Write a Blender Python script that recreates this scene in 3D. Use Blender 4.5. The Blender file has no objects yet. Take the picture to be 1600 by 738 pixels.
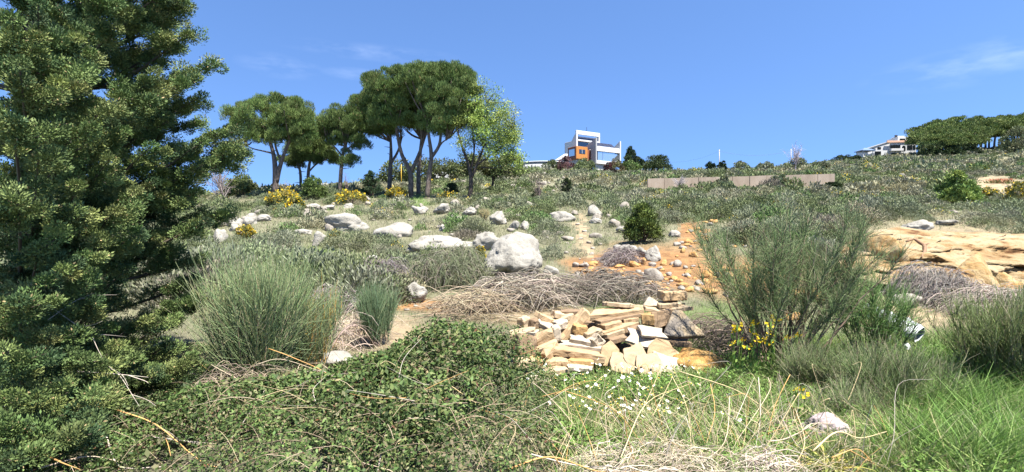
import bpy, bmesh, math, random
import numpy as np
from mathutils import Vector, Matrix

RNG = np.random.default_rng(11)
random.seed(5)
F, CX, CY = 800.0, 800.0, 369.0          # focal length and centre of the photograph, in its pixels
C = bpy.context.scene.collection
UP = np.array([0., 0., 1.])

# ------------------------------------------------------------------ helpers
def at(px, py, Y):
    return np.array([Y*(px-CX)/F, Y, Y*(CY-py)/F])

def nrm(v):
    return v/np.maximum(np.linalg.norm(v, axis=-1, keepdims=True), 1e-9)

def rdir(n, rng=RNG):
    return nrm(rng.normal(size=(n, 3)))

def _hash(i, j, k, s):
    h = (i*374761393 + j*668265263 + k*1440662683 + s*1274126177) & 0xffffffff
    h = ((h ^ (h >> 13))*1274126177) & 0xffffffff
    return ((h ^ (h >> 16)) & 0xffff)/65535.0

def vnoise(P, seed=0):
    P = np.asarray(P, float)
    I = np.floor(P).astype(np.int64); f = P-I; f = f*f*(3-2*f)
    r = 0
    for a in (0, 1):
        for b in (0, 1):
            for c in (0, 1):
                w = (f[..., 0] if a else 1-f[..., 0])*(f[..., 1] if b else 1-f[..., 1])*(f[..., 2] if c else 1-f[..., 2])
                r = r + w*_hash(I[..., 0]+a, I[..., 1]+b, I[..., 2]+c, seed)
    return r

def fbm(P, seed=0, octv=4):
    r, a, t = 0, 1.0, 0
    P = np.asarray(P, float)
    for o in range(octv):
        r = r+a*vnoise(P, seed+o*17); t += a; a *= .5; P = P*2.03+3.1
    return r/t

def n2(X, Y, s, seed=0, octv=3):
    return fbm(np.stack([X*s, Y*s, np.zeros_like(X)+seed*.37], -1), seed, octv)

def mesh_from(name, V, Fa, col=None, mats=(), mi=None, smooth=False):
    """Fa: list of index arrays of shape (n, k); col: list of (n, 3) face colours"""
    me = bpy.data.meshes.new(name)
    V = np.asarray(V, np.float32)
    Fa = [np.asarray(f, np.int32) for f in Fa if len(f)]
    me.vertices.add(len(V)); me.vertices.foreach_set('co', V.ravel())
    tot = np.concatenate([np.full(len(f), f.shape[1], np.int32) for f in Fa])
    li = np.concatenate([f.ravel() for f in Fa])
    st = np.concatenate([[0], np.cumsum(tot)[:-1]]).astype(np.int32)
    me.loops.add(len(li)); me.loops.foreach_set('vertex_index', li)
    me.polygons.add(len(tot)); me.polygons.foreach_set('loop_start', st)
    if smooth:
        me.polygons.foreach_set('use_smooth', np.ones(len(tot), bool))
    for m in mats: me.materials.append(m)
    if mi is not None: me.polygons.foreach_set('material_index', np.asarray(mi, np.int32))
    me.update(calc_edges=True)
    if col is not None:
        a = me.attributes.new('col', 'FLOAT_VECTOR', 'FACE')
        a.data.foreach_set('vector', np.asarray(col, np.float32).ravel())
    return me

def link(name, me, parent=None, loc=None):
    o = bpy.data.objects.new(name, me); C.objects.link(o)
    if loc is not None: o.location = [float(v) for v in loc]
    if parent is not None: o.parent = parent
    return o

def tag(o, label=None, cat=None, group=None, kind=None):
    if label: o['label'] = label
    if cat: o['category'] = cat
    if group: o['group'] = group
    if kind: o['kind'] = kind
    return o

def thing(name, label, cat, loc, rz=0, group=None):
    o = bpy.data.objects.new(name, None); C.objects.link(o)
    o.location = [float(v) for v in loc]; o.rotation_euler = (0, 0, rz)
    o.empty_display_size = .2
    return tag(o, label, cat, group)

class MB:
    """collects quads/triangles with a colour per face, builds ONE mesh object"""
    def __init__(s): s.V, s.Q, s.T, s.cq, s.ct, s.n = [], [], [], [], [], 0
    def add(s, V, Fa, col):
        V = np.asarray(V, float).reshape(-1, 3); Fa = np.asarray(Fa)
        col = np.broadcast_to(np.asarray(col, float), (len(Fa), 3))
        (s.Q if Fa.shape[1] == 4 else s.T).append(Fa+s.n); (s.cq if Fa.shape[1] == 4 else s.ct).append(col)
        s.V.append(V); s.n += len(V); return s
    def mesh(s, name, mat, smooth=False):
        Fa, co = [], []
        if s.Q: Fa.append(np.concatenate(s.Q)); co.append(np.concatenate(s.cq))
        if s.T: Fa.append(np.concatenate(s.T)); co.append(np.concatenate(s.ct))
        return mesh_from(name, np.concatenate(s.V), Fa, np.concatenate(co), [mat], smooth=smooth)
    def build(s, name, mat, parent=None, loc=None, smooth=False, origin=None):
        if origin is not None:
            for v in s.V: v -= np.asarray(origin)
        return link(name, s.mesh(name, mat, smooth), parent, loc)

def cards(P, D, L, W, rng=RNG, N=None):
    """leaf shaped quads: from P along D, length L, width W"""
    n = len(P); L = np.broadcast_to(L, n)[:, None]; W = np.broadcast_to(W, n)[:, None]
    S = nrm(np.cross(D, rdir(n, rng) if N is None else N))
    M = P+D*L*.45
    V = np.stack([P, M+S*W*.5, P+D*L, M-S*W*.5], 1).reshape(-1, 3)
    return V, np.arange(4*n).reshape(n, 4)

def ribbons(P, W, S):
    """P (n,k,3) centre lines, W (n,k) widths, S (n,3) side"""
    n, k, _ = P.shape
    A = P+S[:, None]*W[..., None]*.5; B = P-S[:, None]*W[..., None]*.5
    V = np.stack([A, B], 2).reshape(-1, 3)
    b = (np.arange(n)*2*k)[:, None]+(np.arange(k-1)*2)[None]
    Q = np.stack([b, b+1, b+3, b+2], -1).reshape(-1, 4)
    return V, Q

def tubes(P, R, sides=3, rng=RNG):
    n, k, _ = P.shape; R = np.broadcast_to(R, (n, k))
    T = np.gradient(P, axis=1) if k > 1 else P
    T = nrm(T)
    ref = nrm(np.cross(T[:, 0], rdir(n, rng)))
    S = nrm(ref[:, None]-T*np.sum(T*ref[:, None], -1, keepdims=True)); B = np.cross(T, S)
    a = np.arange(sides)/sides*2*np.pi
    V = P[:, :, None]+(S[:, :, None]*np.cos(a)[:, None]+B[:, :, None]*np.sin(a)[:, None])*R[..., None, None]
    base = (np.arange(n)*k*sides)[:, None, None]+(np.arange(k-1)*sides)[None, :, None]+np.arange(sides)[None, None]
    nx = base-np.arange(sides)+(np.arange(sides)+1) % sides
    Q = np.stack([base, nx, nx+sides, base+sides], -1).reshape(-1, 4)
    return V.reshape(-1, 3), Q

def tube1(pts, rad, sides=8, sub=4):
    """one bent tube through pts, smoothed, with closed ends"""
    p = np.asarray(pts, float); r = np.broadcast_to(np.asarray(rad, float), len(p))
    t = np.linspace(0, len(p)-1, (len(p)-1)*sub+1)
    i = np.clip(t.astype(int), 0, len(p)-2); f = (t-i)[:, None]
    pm = np.concatenate([[2*p[0]-p[1]], p, [2*p[-1]-p[-2]]])
    p0, p1, p2, p3 = pm[i], pm[i+1], pm[i+2], pm[i+3]
    P = .5*((2*p1)+(-p0+p2)*f+(2*p0-5*p1+4*p2-p3)*f**2+(-p0+3*p1-3*p2+p3)*f**3)
    R = r[i]*(1-f[:, 0])+r[i+1]*f[:, 0]
    P = np.concatenate([P[:1], P, P[-1:]]); P[0] -= 1e-3*nrm(P[2]-P[1]); P[-1] += 1e-3*nrm(P[-2]-P[-3])
    R = np.concatenate([[1e-4], R, [1e-4]])
    return tubes(P[None], R[None], sides)

def vary(base, n, amt=.25, hue=.1, rng=RNG):
    b = np.asarray(base, float)
    return np.clip(b*(1+rng.uniform(-amt, amt, (n, 1)))*(1+rng.uniform(-hue, hue, (n, 3))), .003, .95)

def mix(cols, weights, n, amt=.25, hue=.08, rng=RNG):
    cols = np.asarray(cols, float); w = np.asarray(weights, float); w = w/w.sum()
    c = cols[rng.choice(len(cols), n, p=w)]
    return np.clip(c*(1+rng.uniform(-amt, amt, (n, 1)))*(1+rng.uniform(-hue, hue, (n, 3))), .003, .95)

def tile(V, Fa, col, pos, scale, yaw, tint=None, squash=None):
    """copies of a prototype (V, Fa, col) merged into arrays"""
    n, m = len(pos), len(V)
    c, s = np.cos(yaw), np.sin(yaw)
    R = np.zeros((n, 3, 3)); R[:, 0, 0] = c; R[:, 0, 1] = -s; R[:, 1, 0] = s; R[:, 1, 1] = c; R[:, 2, 2] = 1
    VV = np.einsum('nij,mj->nmi', R, V)*np.broadcast_to(scale, n)[:, None, None]
    if squash is not None: VV[..., 2] *= squash[:, None]
    VV = VV+pos[:, None]
    FF = Fa[None]+(np.arange(n)*m)[:, None, None]
    CC = np.broadcast_to(col[None], (n,)+col.shape).copy()
    if tint is not None: CC *= tint[:, None]
    return VV.reshape(-1, 3), FF.reshape(-1, Fa.shape[1]), CC.reshape(-1, 3)

# ------------------------------------------------------------------ materials
def nodes_of(name):
    m = bpy.data.materials.new(name); m.use_nodes = True
    nt = m.node_tree; nt.nodes.clear()
    out = nt.nodes.new('ShaderNodeOutputMaterial')
    return m, nt, out

def foliage(name, rough=.55, trans=.28, spec=.12, objvar=.18, gain=1.25):
    m, nt, out = nodes_of(name); N = nt.nodes; Lk = nt.links.new
    a = N.new('ShaderNodeAttribute'); a.attribute_name = 'col'
    oi = N.new('ShaderNodeObjectInfo')
    mr = N.new('ShaderNodeMapRange'); mr.inputs['To Min'].default_value = gain*(1-objvar); mr.inputs['To Max'].default_value = gain*(1+objvar)
    Lk(oi.outputs['Random'], mr.inputs['Value'])
    hs = N.new('ShaderNodeHueSaturation'); Lk(a.outputs['Vector'], hs.inputs['Color']); Lk(mr.outputs['Result'], hs.inputs['Value'])
    p = N.new('ShaderNodeBsdfPrincipled'); p.inputs['Roughness'].default_value = rough
    p.inputs['Specular IOR Level'].default_value = spec
    Lk(hs.outputs['Color'], p.inputs['Base Color'])
    if trans > 0:
        t = N.new('ShaderNodeBsdfTranslucent'); Lk(hs.outputs['Color'], t.inputs['Color'])
        x = N.new('ShaderNodeMixShader'); x.inputs['Fac'].default_value = trans
        Lk(p.outputs[0], x.inputs[1]); Lk(t.outputs[0], x.inputs[2]); Lk(x.outputs[0], out.inputs[0])
    else: Lk(p.outputs[0], out.inputs[0])
    return m

def noise_mat(name, stops, scale=3, detail=8, rough=.85, bump=.4, bump_scale=None, coord='Object', bump_dist=.02, use_col=False, stretch=None, spots=None, spec=.3, distort=0):
    m, nt, out = nodes_of(name); N = nt.nodes; Lk = nt.links.new
    tc = N.new('ShaderNodeTexCoord'); vec = tc.outputs[coord]
    if stretch:
        mp = N.new('ShaderNodeMapping'); mp.inputs['Scale'].default_value = stretch
        Lk(vec, mp.inputs['Vector']); vec = mp.outputs[0]
    nz = N.new('ShaderNodeTexNoise'); nz.inputs['Scale'].default_value = scale; nz.inputs['Detail'].default_value = detail
    nz.inputs['Roughness'].default_value = .65; nz.inputs['Distortion'].default_value = distort
    Lk(vec, nz.inputs['Vector'])
    rp = N.new('ShaderNodeValToRGB'); els = rp.color_ramp.elements
    while len(els) < len(stops): els.new(.5)
    for e, (pos, c) in zip(els, stops): e.position = pos; e.color = (*c, 1)
    Lk(nz.outputs['Fac'], rp.inputs['Fac']); colr = rp.outputs['Color']
    if spots:
        sc, thr, c = spots
        n3 = N.new('ShaderNodeTexNoise'); n3.inputs['Scale'].default_value = sc; n3.inputs['Detail'].default_value = 6; n3.inputs['Roughness'].default_value = .7
        Lk(vec, n3.inputs['Vector'])
        r3 = N.new('ShaderNodeValToRGB'); r3.color_ramp.elements[0].position = thr; r3.color_ramp.elements[1].position = thr+.08
        Lk(n3.outputs['Fac'], r3.inputs['Fac'])
        mx = N.new('ShaderNodeMix'); mx.data_type = 'RGBA'; Lk(r3.outputs['Color'], mx.inputs['Factor'])
        Lk(colr, mx.inputs['A']); mx.inputs['B'].default_value = (*c, 1); colr = mx.outputs['Result']
    if use_col:
        a = N.new('ShaderNodeAttribute'); a.attribute_name = 'col'
        mu = N.new('ShaderNodeMix'); mu.data_type = 'RGBA'; mu.blend_type = 'MULTIPLY'; mu.inputs['Factor'].default_value = 1
        Lk(a.outputs['Vector'], mu.inputs['A']); Lk(colr, mu.inputs['B']); colr = mu.outputs['Result']
    p = N.new('ShaderNodeBsdfPrincipled'); p.inputs['Roughness'].default_value = rough; p.inputs['Specular IOR Level'].default_value = spec
    Lk(colr, p.inputs['Base Color'])
    if bump:
        n4 = N.new('ShaderNodeTexNoise'); n4.inputs['Scale'].default_value = bump_scale or scale*4; n4.inputs['Detail'].default_value = 8; n4.inputs['Roughness'].default_value = .7
        Lk(vec, n4.inputs['Vector'])
        b = N.new('ShaderNodeBump'); b.inputs['Strength'].default_value = bump; b.inputs['Distance'].default_value = bump_dist
        Lk(n4.outputs['Fac'], b.inputs['Height']); Lk(b.outputs[0], p.inputs['Normal'])
    Lk(p.outputs[0], out.inputs[0])
    return m

def g(v): return (v, v, v)
M = {}
M['leaf'] = foliage('leaf', trans=.16)
M['needle'] = foliage('pine_needle', .6, .08, .12, .1)
M['conifer'] = foliage('conifer_scale_leaf', .6, .05, .12, .0)
M['scrub'] = foliage('grey_scrub_leaf', .7, .12, .15, .2)
M['grass'] = foliage('grass_blade', .6, .25, .12, .1)
M['stem'] = foliage('green_stem', .6, .08, .12, .08)
M['twig'] = foliage('dry_twig', .8, 0, .15, .2)
M['flower'] = foliage('petal', .6, .3, .2, .05)
M['bark'] = noise_mat('pine_bark', [(.3, (.045, .034, .027)), (.55, (.13, .10, .08)), (.75, (.24, .19, .155))], 5, 8, .9, .9, 9, 'Object', .06, stretch=(1, 1, .35))
M['bark_dark'] = noise_mat('dark_bark', [(.3, (.02, .016, .012)), (.7, (.085, .065, .05))], 6, 8, .9, .8, 14, 'Object', .03, stretch=(1, 1, .35))
M['lime'] = noise_mat('weathered_limestone', [(.3, (.13, .116, .094)), (.44, (.235, .216, .178)), (.7, (.32, .297, .252))], 2.6, 9, .9, 1, 9, 'Object', .06, spots=(5, .59, (.15, .142, .125)))
M['lime_far'] = noise_mat('pale_limestone', [(.3, (.13, .113, .09)), (.5, (.23, .20, .16)), (.7, (.31, .28, .235))], 3, 8, .9, .8, 8, 'Object', .05, spots=(5, .6, (.25, .23, .19)))
M['slab'] = noise_mat('cut_sandstone', [(.3, (.74, .68, .6)), (.5, (.93, .91, .88)), (.7, (1, 1, 1))], 7, 9, .85, .5, 30, 'Object', .012, use_col=True, spots=(13, .66, (.72, .6, .46)))
M['ochre_rock'] = noise_mat('ochre_sandstone', [(.28, (.15, .065, .02)), (.42, (.33, .17, .05)), (.6, (.42, .27, .11)), (.75, (.47, .37, .22))], 3.5, 9, .9, 1, 10, 'Object', .05, distort=.4)
M['yellow_rock'] = noise_mat('yellow_block_stone', [(.30, (.16, .075, .022)), (.42, (.27, .165, .06)), (.55, (.34, .245, .12)), (.75, (.40, .33, .22))], 1.6, 10, .9, 1, 7, 'Object', .08, distort=.5)
M['rust_block'] = noise_mat('rusty_block_stone', [(.30, (.16, .07, .02)), (.44, (.34, .18, .05)), (.6, (.42, .27, .10)), (.75, (.45, .34, .18))], 3.5, 10, .9, 1, 9, 'Object', .05, distort=.5)
M['slab_grey'] = noise_mat('lichened_sandstone', [(.3, (.075, .066, .058)), (.47, (.17, .145, .115)), (.58, (.25, .195, .125)), (.75, (.34, .25, .14))], 5, 9, .9, .9, 18, 'Object', .03)
M['purple_rock'] = noise_mat('purplish_grey_stone', [(.3, (.20, .16, .15)), (.5, (.34, .27, .26)), (.7, (.46, .40, .38))], 8, 9, .9, .9, 25, 'Object', .02)

# ------------------------------------------------------------------ terrain
TY = [1, 2.5, 4, 6, 8, 10, 12, 14, 17, 21, 27, 35, 50, 60, 70, 85, 100, 150, 200, 270, 400, 700]
near = [-1.55, -1.75, -1.9, -2.0, -2.02, -1.9, -1.72]            # z for the first seven
TAB = {   # column px -> image row of the bare ground at TY[7:]
 -500: [458, 440, 425, 405, 390, 372, 366, 362, 362, 364, 372, 385, 400, 400, 385],
    0: [456, 434, 412, 390, 368, 348, 342, 340, 341, 346, 366, 380, 395, 395, 385],
  200: [455, 432, 408, 384, 360, 333, 323, 320, 322, 330, 350, 370, 390, 395, 385],
  350: [455, 431, 407, 381, 355, 322, 311, 309, 311, 318, 336, 360, 385, 395, 385],
  450: [455, 430, 405, 378, 350, 315, 304, 301, 301, 304, 320, 350, 380, 395, 385],
  560: [455, 430, 402, 375, 348, 314, 303, 297, 294, 293, 305, 335, 370, 390, 385],
  700: [454, 428, 398, 371, 345, 316, 306, 298, 287, 279, 276, 300, 350, 385, 385],
  850: [453, 425, 393, 365, 342, 314, 304, 295, 284, 275, 264, 280, 330, 380, 385],
  980: [452, 422, 388, 360, 338, 313, 304, 296, 286, 279, 271, 285, 330, 380, 385],
 1100: [452, 416, 378, 354, 335, 312, 302, 295, 277, 274, 271, 290, 330, 380, 385],
 1200: [453, 418, 377, 352, 335, 312, 302, 294, 276, 273, 267, 280, 320, 370, 380],
 1300: [454, 424, 378, 351, 335, 314, 304, 293, 282, 274, 257, 254, 300, 350, 370],
 1400: [455, 426, 378, 350, 335, 318, 308, 298, 286, 276, 254, 244, 262, 320, 360],
 1500: [455, 426, 380, 352, 336, 318, 307, 297, 285, 274, 251, 238, 246, 300, 350],
 1600: [455, 426, 382, 356, 338, 317, 305, 294, 282, 270, 244, 228, 236, 280, 340],
 2100: [455, 430, 390, 365, 345, 318, 304, 290, 274, 258, 222, 200, 205, 240, 320],
}
_c = sorted(TAB); _gx = np.linspace(-500, 2100, 131); _gl = np.linspace(0, math.log(700), 220)
_t = []
for c in _c:
    rows = [CY-F*z/y for z, y in zip(near, TY)]+TAB[c]
    _t.append(np.interp(_gl, np.log(TY), rows))
_t = np.array(_t)
_grid = np.array([np.interp(_gx, _c, _t[:, j]) for j in range(len(_gl))]).T      # (px, logY)
for _ in range(2):                                                                  # soften the creases
    q = np.pad(_grid, 1, mode='edge'); _grid = (q[:-2, 1:-1]+q[2:, 1:-1]+q[1:-1, :-2]+q[1:-1, 2:]+2*_grid)/6

def _lookup(G, px, Y):
    u = np.clip((px+500)/2600*(len(_gx)-1), 0, len(_gx)-1.001); v = np.clip(np.log(np.maximum(Y, 1))/math.log(700)*(len(_gl)-1), 0, len(_gl)-1.001)
    i, j = u.astype(int), v.astype(int); a, b = u-i, v-j
    return G[i, j]*(1-a)*(1-b)+G[i+1, j]*a*(1-b)+G[i, j+1]*(1-a)*b+G[i+1, j+1]*a*b

def H(X, Y):
    X = np.asarray(X, float); Y = np.asarray(Y, float)
    Yc = np.maximum(Y, 1.0); px = CX+F*X/Yc
    z = Yc*(CY-_lookup(_grid, px, Yc))/F
    amp = np.clip((Y-5)/22, .12, 1)*np.clip((170-Y)/40+.4, .4, 1)
    return z+amp*(.55*(n2(X, Y, .16, 3)-.5)+.30*(n2(X, Y, .55, 9)-.5))

_cum = np.minimum.accumulate(_grid, axis=1)
def seen(X, Y, tol=6):
    """not hidden behind a nearer rise of the ground"""
    px = CX+F*X/Y
    return _lookup(_grid, px, Y) <= _lookup(_cum, px, Y*.985)+tol

def gp(px, py, lo=2., hi=330.):
    """first point of the ground met at that place of the picture"""
    Y = np.exp(np.linspace(math.log(lo), math.log(hi), 1500)); X = Y*(px-CX)/F
    r = CY-F*H(X, Y)/Y
    k = np.argmax(r <= py) if (r <= py).any() else int(np.argmin(r))
    return np.array([X[k], Y[k], H(X[k:k+1], Y[k:k+1])[0]])

def on(X, Y): return np.array([X, Y, float(H(np.array([X]), np.array([Y]))[0])])
def pix(P): P = np.asarray(P); return CX+F*P[..., 0]/P[..., 1], CY-F*P[..., 2]/P[..., 1]

def ell(px, py, cx, cy, rx, ry, soft=.35):
    d = np.sqrt(((px-cx)/rx)**2+((py-cy)/ry)**2)
    return np.clip((1+soft-d)/(2*soft), 0, 1)

def zones(X, Y):
    """what the ground is made of: weights of bare orange soil, pale sandy track, lush grass"""
    z = H(X, Y); px, py = CX+F*X/np.maximum(Y, 1), CY-F*z/np.maximum(Y, 1)
    w = (n2(X, Y, .7, 21)-.5)*1.1
    py2, px2 = py+w*18, px+w*40
    soil = np.maximum.reduce([ell(px2, py2, 1022, 420, 108, 36), ell(px2, py2, 1078, 368, 22, 26), ell(px2, py2, 935, 415, 50, 18), ell(px2, py2, 660, 478, 52, 11), ell(px2, py2, 1160, 436, 90, 30),
                              ell(px2, py2, 880, 500, 90, 16)*.7])
    track = np.maximum.reduce([ell(px2, py2, 908, 360+0*py, 9, 30), ell(px+w*8, py, 918, 388, 10, 16), ell(px2, py2, 560, 520, 110, 26), ell(px2, py2, 820, 492, 110, 14), ell(px2, py2, 1480, 415, 190, 62),
                               ell(px2, py2, 1555, 292, 50, 16), ell(px2, py2, 1420, 500, 90, 26)])
    grass = np.maximum.reduce([ell(px2, py2, 985, 488, 130, 14), ell(px2, py2, 500, 405, 60, 20), ell(px2, py2, 940, 610, 150, 40), ell(px2, py2, 1300, 640, 400, 120), ell(px2, py2, 1130, 490, 60, 22), ell(px2, py2, 650, 315, 20, 14)])
    return soil, track, grass

def build_ground():
    px = np.concatenate([np.linspace(-700, -60, 60), np.linspace(-50, 1650, 300), np.linspace(1660, 2300, 60)])
    Y = np.concatenate([[.3, .6], np.exp(np.linspace(0, math.log(700), 420))])
    A, B = np.meshgrid(px, Y); X = B*(A-CX)/F
    # the strip under the camera widens to a full apron
    wide = np.clip((3-B)/3, 0, 1); X = X*(1+wide*6)
    Z = H(X, B)
    V = np.stack([X, B, Z], -1).reshape(-1, 3)
    ny, nx = A.shape
    i = (np.arange(ny-1)[:, None]*nx+np.arange(nx-1)[None]).ravel()
    Q = np.stack([i, i+1, i+nx+1, i+nx], -1)
    Pc = V[Q].mean(1); soil, track, grass = zones(Pc[:, 0], Pc[:, 1])
    b = n2(Pc[:, 0], Pc[:, 1], .35, 31)[:, None]; b2 = n2(Pc[:, 0], Pc[:, 1], 1.6, 37)[:, None]
    col = np.array([.185, .165, .105])*(1-b)+np.array([.135, .135, .072])*b
    col = col*(.75+.5*b2)
    b3 = n2(Pc[:, 0], Pc[:, 1], 2.6, 39, 4)[:, None]
    def lay(c, w, k): return c*(1-w[:, None])+np.array(k)*(.25+1.5*b3)*w[:, None]
    col = lay(col, grass*.8, (.10, .13, .04)); col = lay(col, soil, (.25, .13, .05)); col = lay(col, track, (.27, .205, .12))
    m = noise_mat('dry_earth', [(.3, g(.55)), (.5, g(.92)), (.7, g(1.0))], 5, 10, .95, .9, 25, 'Object', .05, use_col=True, spots=(16, .64, (.62, .57, .5)))
    me = mesh_from('ground', V, [Q], col, [m], smooth=True)
    return tag(link('ground', me), kind='structure')
build_ground()
# ------------------------------------------------------------------ rocks
def ico(sub):
    bm = bmesh.new(); bmesh.ops.create_icosphere(bm, subdivisions=sub, radius=1)
    bm.verts.ensure_lookup_table()
    V = np.array([v.co[:] for v in bm.verts]); Fa = np.array([[v.index for v in f.verts] for f in bm.faces]); bm.free()
    return V, Fa
ICO = {s: ico(s) for s in (2, 3, 4, 5)}

def rock_verts(seed, size, sub=4, planes=13, rough=.10, sharp=7.0, lo=.66):
    """angular boulder: a soft intersection of random half spaces, worn by noise"""
    rng = np.random.default_rng(seed)
    V, Fa = ICO[sub]; D = nrm(V)
    N = rdir(planes, rng); h = rng.uniform(lo, 1.0, planes)
    c = np.maximum(D@N.T, 1e-3)/h
    r = 1/np.power(np.sum(c**sharp, 1), 1/sharp)
    r = np.minimum(r, 1.35)
    rd = 1-np.abs(2*fbm(D*1.7+seed*.7, seed+11, 3)-1); r = r*(1-.9*rough*rd**5)*(1+1.5*rough*(fbm(D*1.1+seed, seed+3, 2)-.5)*2)
    r = r*(1+rough*(fbm(D*2.2+seed, seed, 4)-.5)*2+rough*.75*(fbm(D*6+seed, seed+5, 4)-.5)*2)
    return D*r[:, None]*np.asarray(size)*.5, Fa

ROCKS = []
def place_rock(name, label, P, size, seed, mat, sub=4, rz=0., tilt=(0, 0), sink=.25, group=None, rough=.10, cat='rock', lo=.66):
    V, Fa = rock_verts(seed, size, sub, rough=rough, lo=lo)
    me = mesh_from(name, V, [Fa], None, [M[mat]], smooth=sub >= 4)
    o = link(name, me, loc=(P[0], P[1], P[2]+size[2]*(.5-sink)))
    o.rotation_euler = (tilt[0], tilt[1], rz)
    tag(o, label, cat, group); return o

LAND = [(795, 400, 'big pale boulder'), (1005, 350, 'round dark green shrub'), (1160, 285, 'long concrete wall'), (1500, 270, 'lone bushy young tree'), (1460, 385, 'yellow sandstone ledge'),
        (432, 280, 'forked umbrella pine'), (532, 290, 'slim umbrella pine'), (655, 300, 'clustered pine trunks'), (735, 310, 'pale green tree'), (540, 348, 'long white boulder'), (615, 357, 'rounded white boulder'),
        (675, 377, 'flat white outcrop'), (925, 245, 'white modern house'), (1395, 235, 'white arched villa'), (910, 370, 'narrow orange footpath'), (1040, 425, 'orange earth bank'), (820, 460, 'grey brushwood heap'),
        (648, 453, 'pitted grey rock'), (410, 490, 'tall green broom'), (590, 475, 'small bluish broom'), (1210, 420, 'big spreading broom'), (495, 370, 'squarish cracked rock'), (1560, 285, 'sandy plot'), (380, 345, 'heap of white rocks'),
        (840, 285, 'thin bare sapling'), (885, 295, 'small dark evergreen'), (500, 400, 'bright green grass patch'), (1430, 352, 'white rock above the ledge'), (580, 290, 'dark leafy bush'), (930, 328, 'white block beside the path'),
        (1120, 262, 'pair of dark trees'), (1310, 272, 'end of the concrete wall'), (800, 285, 'field of white stones'), (700, 430, 'grey thorny thicket'), (1240, 250, 'bare ridge tree'), (1500, 235, 'umbrella pine grove')]
def where(px, py):
    d = [((px-a)**2+((py-b)*2.2)**2, a, b, t) for a, b, t in LAND]
    _, a, b, t = min(d); dx, dy = px-a, (py-b)*2.2
    if abs(dy) > abs(dx)*1.2: rel = 'uphill of' if dy < 0 else 'downhill of'
    else: rel = 'west of' if dx < 0 else 'east of'
    if math.hypot(dx, dy) < 30: rel = 'close by'
    return f'{rel} the {t}'
ORD = ['largest', 'second largest', 'third largest', 'fourth largest', 'fifth largest', 'sixth largest', 'seventh largest', 'eighth largest', 'ninth largest', 'tenth largest', 'eleventh largest', 'twelfth largest']
def label_all(items):
    """items: (object, kind phrase, px, py, apparent size). Things that share kind and neighbour are told apart by their size."""
    by = {}
    for o, k, px, py, s in items: by.setdefault((k, where(px, py)), []).append((-s, o))
    for (k, w), v in by.items():
        v.sort(key=lambda t: t[0])
        for i, (_, o) in enumerate(v):
            o['label'] = f'{k} {w}' if len(v) == 1 else (f'{ORD[i]} {k} {w}' if i < len(ORD) else f'very small {k} {w}')

def rock_px(x0, x1, y0, y1, label, seed, mat='lime', depth=.9, Y=None, sink=.27, rz=None, name='boulder', rough=.17, sub=4, tilt=(0, 0), group='pale limestone rocks on the slope', lo=.66, big=False):
    P = gp((x0+x1)/2, y1) if Y is None else on(Y*((x0+x1)/2-CX)/F, Y)
    s = P[1]/F; w, h = (x1-x0)*s*1.08, (y1-y0)*s/(1-sink)*.88
    ROCKS.append((x0, x1, y0, y1))
    if big:                                        # dome with a hollow gouged under its front
        V, Fa = rock_verts(seed, (2, 2, 2), 5, rough=rough, lo=lo); D = nrm(V)
        r = np.linalg.norm(V, axis=1); r = r*(1-.42*np.exp(-(((D[:, 0]+.38)/.26)**2+((D[:, 1]+.75)/.45)**2+((D[:, 2]+.42)/.24)**2))-.22*np.exp(-(((D[:, 0]-.45)/.35)**2+((D[:, 1]+.7)/.5)**2+((D[:, 2]+.55)/.2)**2)))
        r = r*(1+.10*(fbm(D*9, 3, 4)-.5)+.06*(fbm(D*22, 5, 3)-.5)); V = D*r[:, None]*np.array([w, w*depth, h])*.5; V[:, 2] += .10*h*(V[:, 0]/w)
        o = link(name, mesh_from(name, V, [Fa], None, [M[mat]], smooth=True), loc=P+np.array([0, w*depth*.3, h*(.5-sink)])); return tag(o, label, 'rock', group)
    return place_rock(name, label, P+np.array([0, w*depth*.3, 0]), (w, w*depth, h), seed, mat, sub, random.uniform(-.3, .3) if rz is None else rz, tilt, sink, group, rough, lo=lo)

# the big boulder with the hollow under its front and its smaller companions
rock_px(760, 847, 368, 430, 'big pale pitted boulder with a dark hollow beneath, above the brushwood', 41, depth=.85, sub=5, rough=.075, rz=.25, lo=.9, big=True)
rock_px(738, 775, 366, 392, 'smaller rock leaning on the big boulder, half behind yellow flowers', 5, depth=.8)
rock_px(752, 771, 404, 421, 'small block at the foot of the big boulder by its hollow', 6)
rock_px(848, 876, 413, 430, 'smooth white rock beside the brushwood, east of the big boulder', 71, rough=.05)
rock_px(512, 573, 336, 362, 'long white boulder rounded on top in grey scrub', 12, depth=.7, lo=.84)
rock_px(588, 647, 346, 370, 'rounded white boulder next to yellow flowers', 13, depth=.75, rough=.1, lo=.84)
rock_px(633, 717, 364, 391, 'flat wide white outcrop with a stepped top', 14, depth=.6, rough=.2, lo=.8)
rock_px(482, 513, 359, 385, 'squarish cracked rock with yellow flowers at its edge', 15, rough=.14)
rock_px(460, 486, 356, 366, 'low flat rock touching the squarish cracked rock', 16)
rock_px(625, 667, 433, 474, 'pitted grey rock on the orange soil below the thorny thicket', 17, rough=.2, rz=.5)
rock_px(659, 677, 431, 449, 'small pale rock behind the pitted grey rock', 18)
rock_px(642, 666, 318, 336, 'bright white block below the pine trunks', 19)
rock_px(673, 702, 318, 335, 'white block with scrub growing over it, below the pines', 20)
rock_px(722, 748, 325, 337, 'low white rock half hidden below the pale green tree', 21)
rock_px(764, 792, 327, 352, 'split double rock beside straw coloured grass', 22, rough=.18)
rock_px(795, 812, 344, 359, 'first of a pair of small grey rocks above the boulder', 23)
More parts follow.
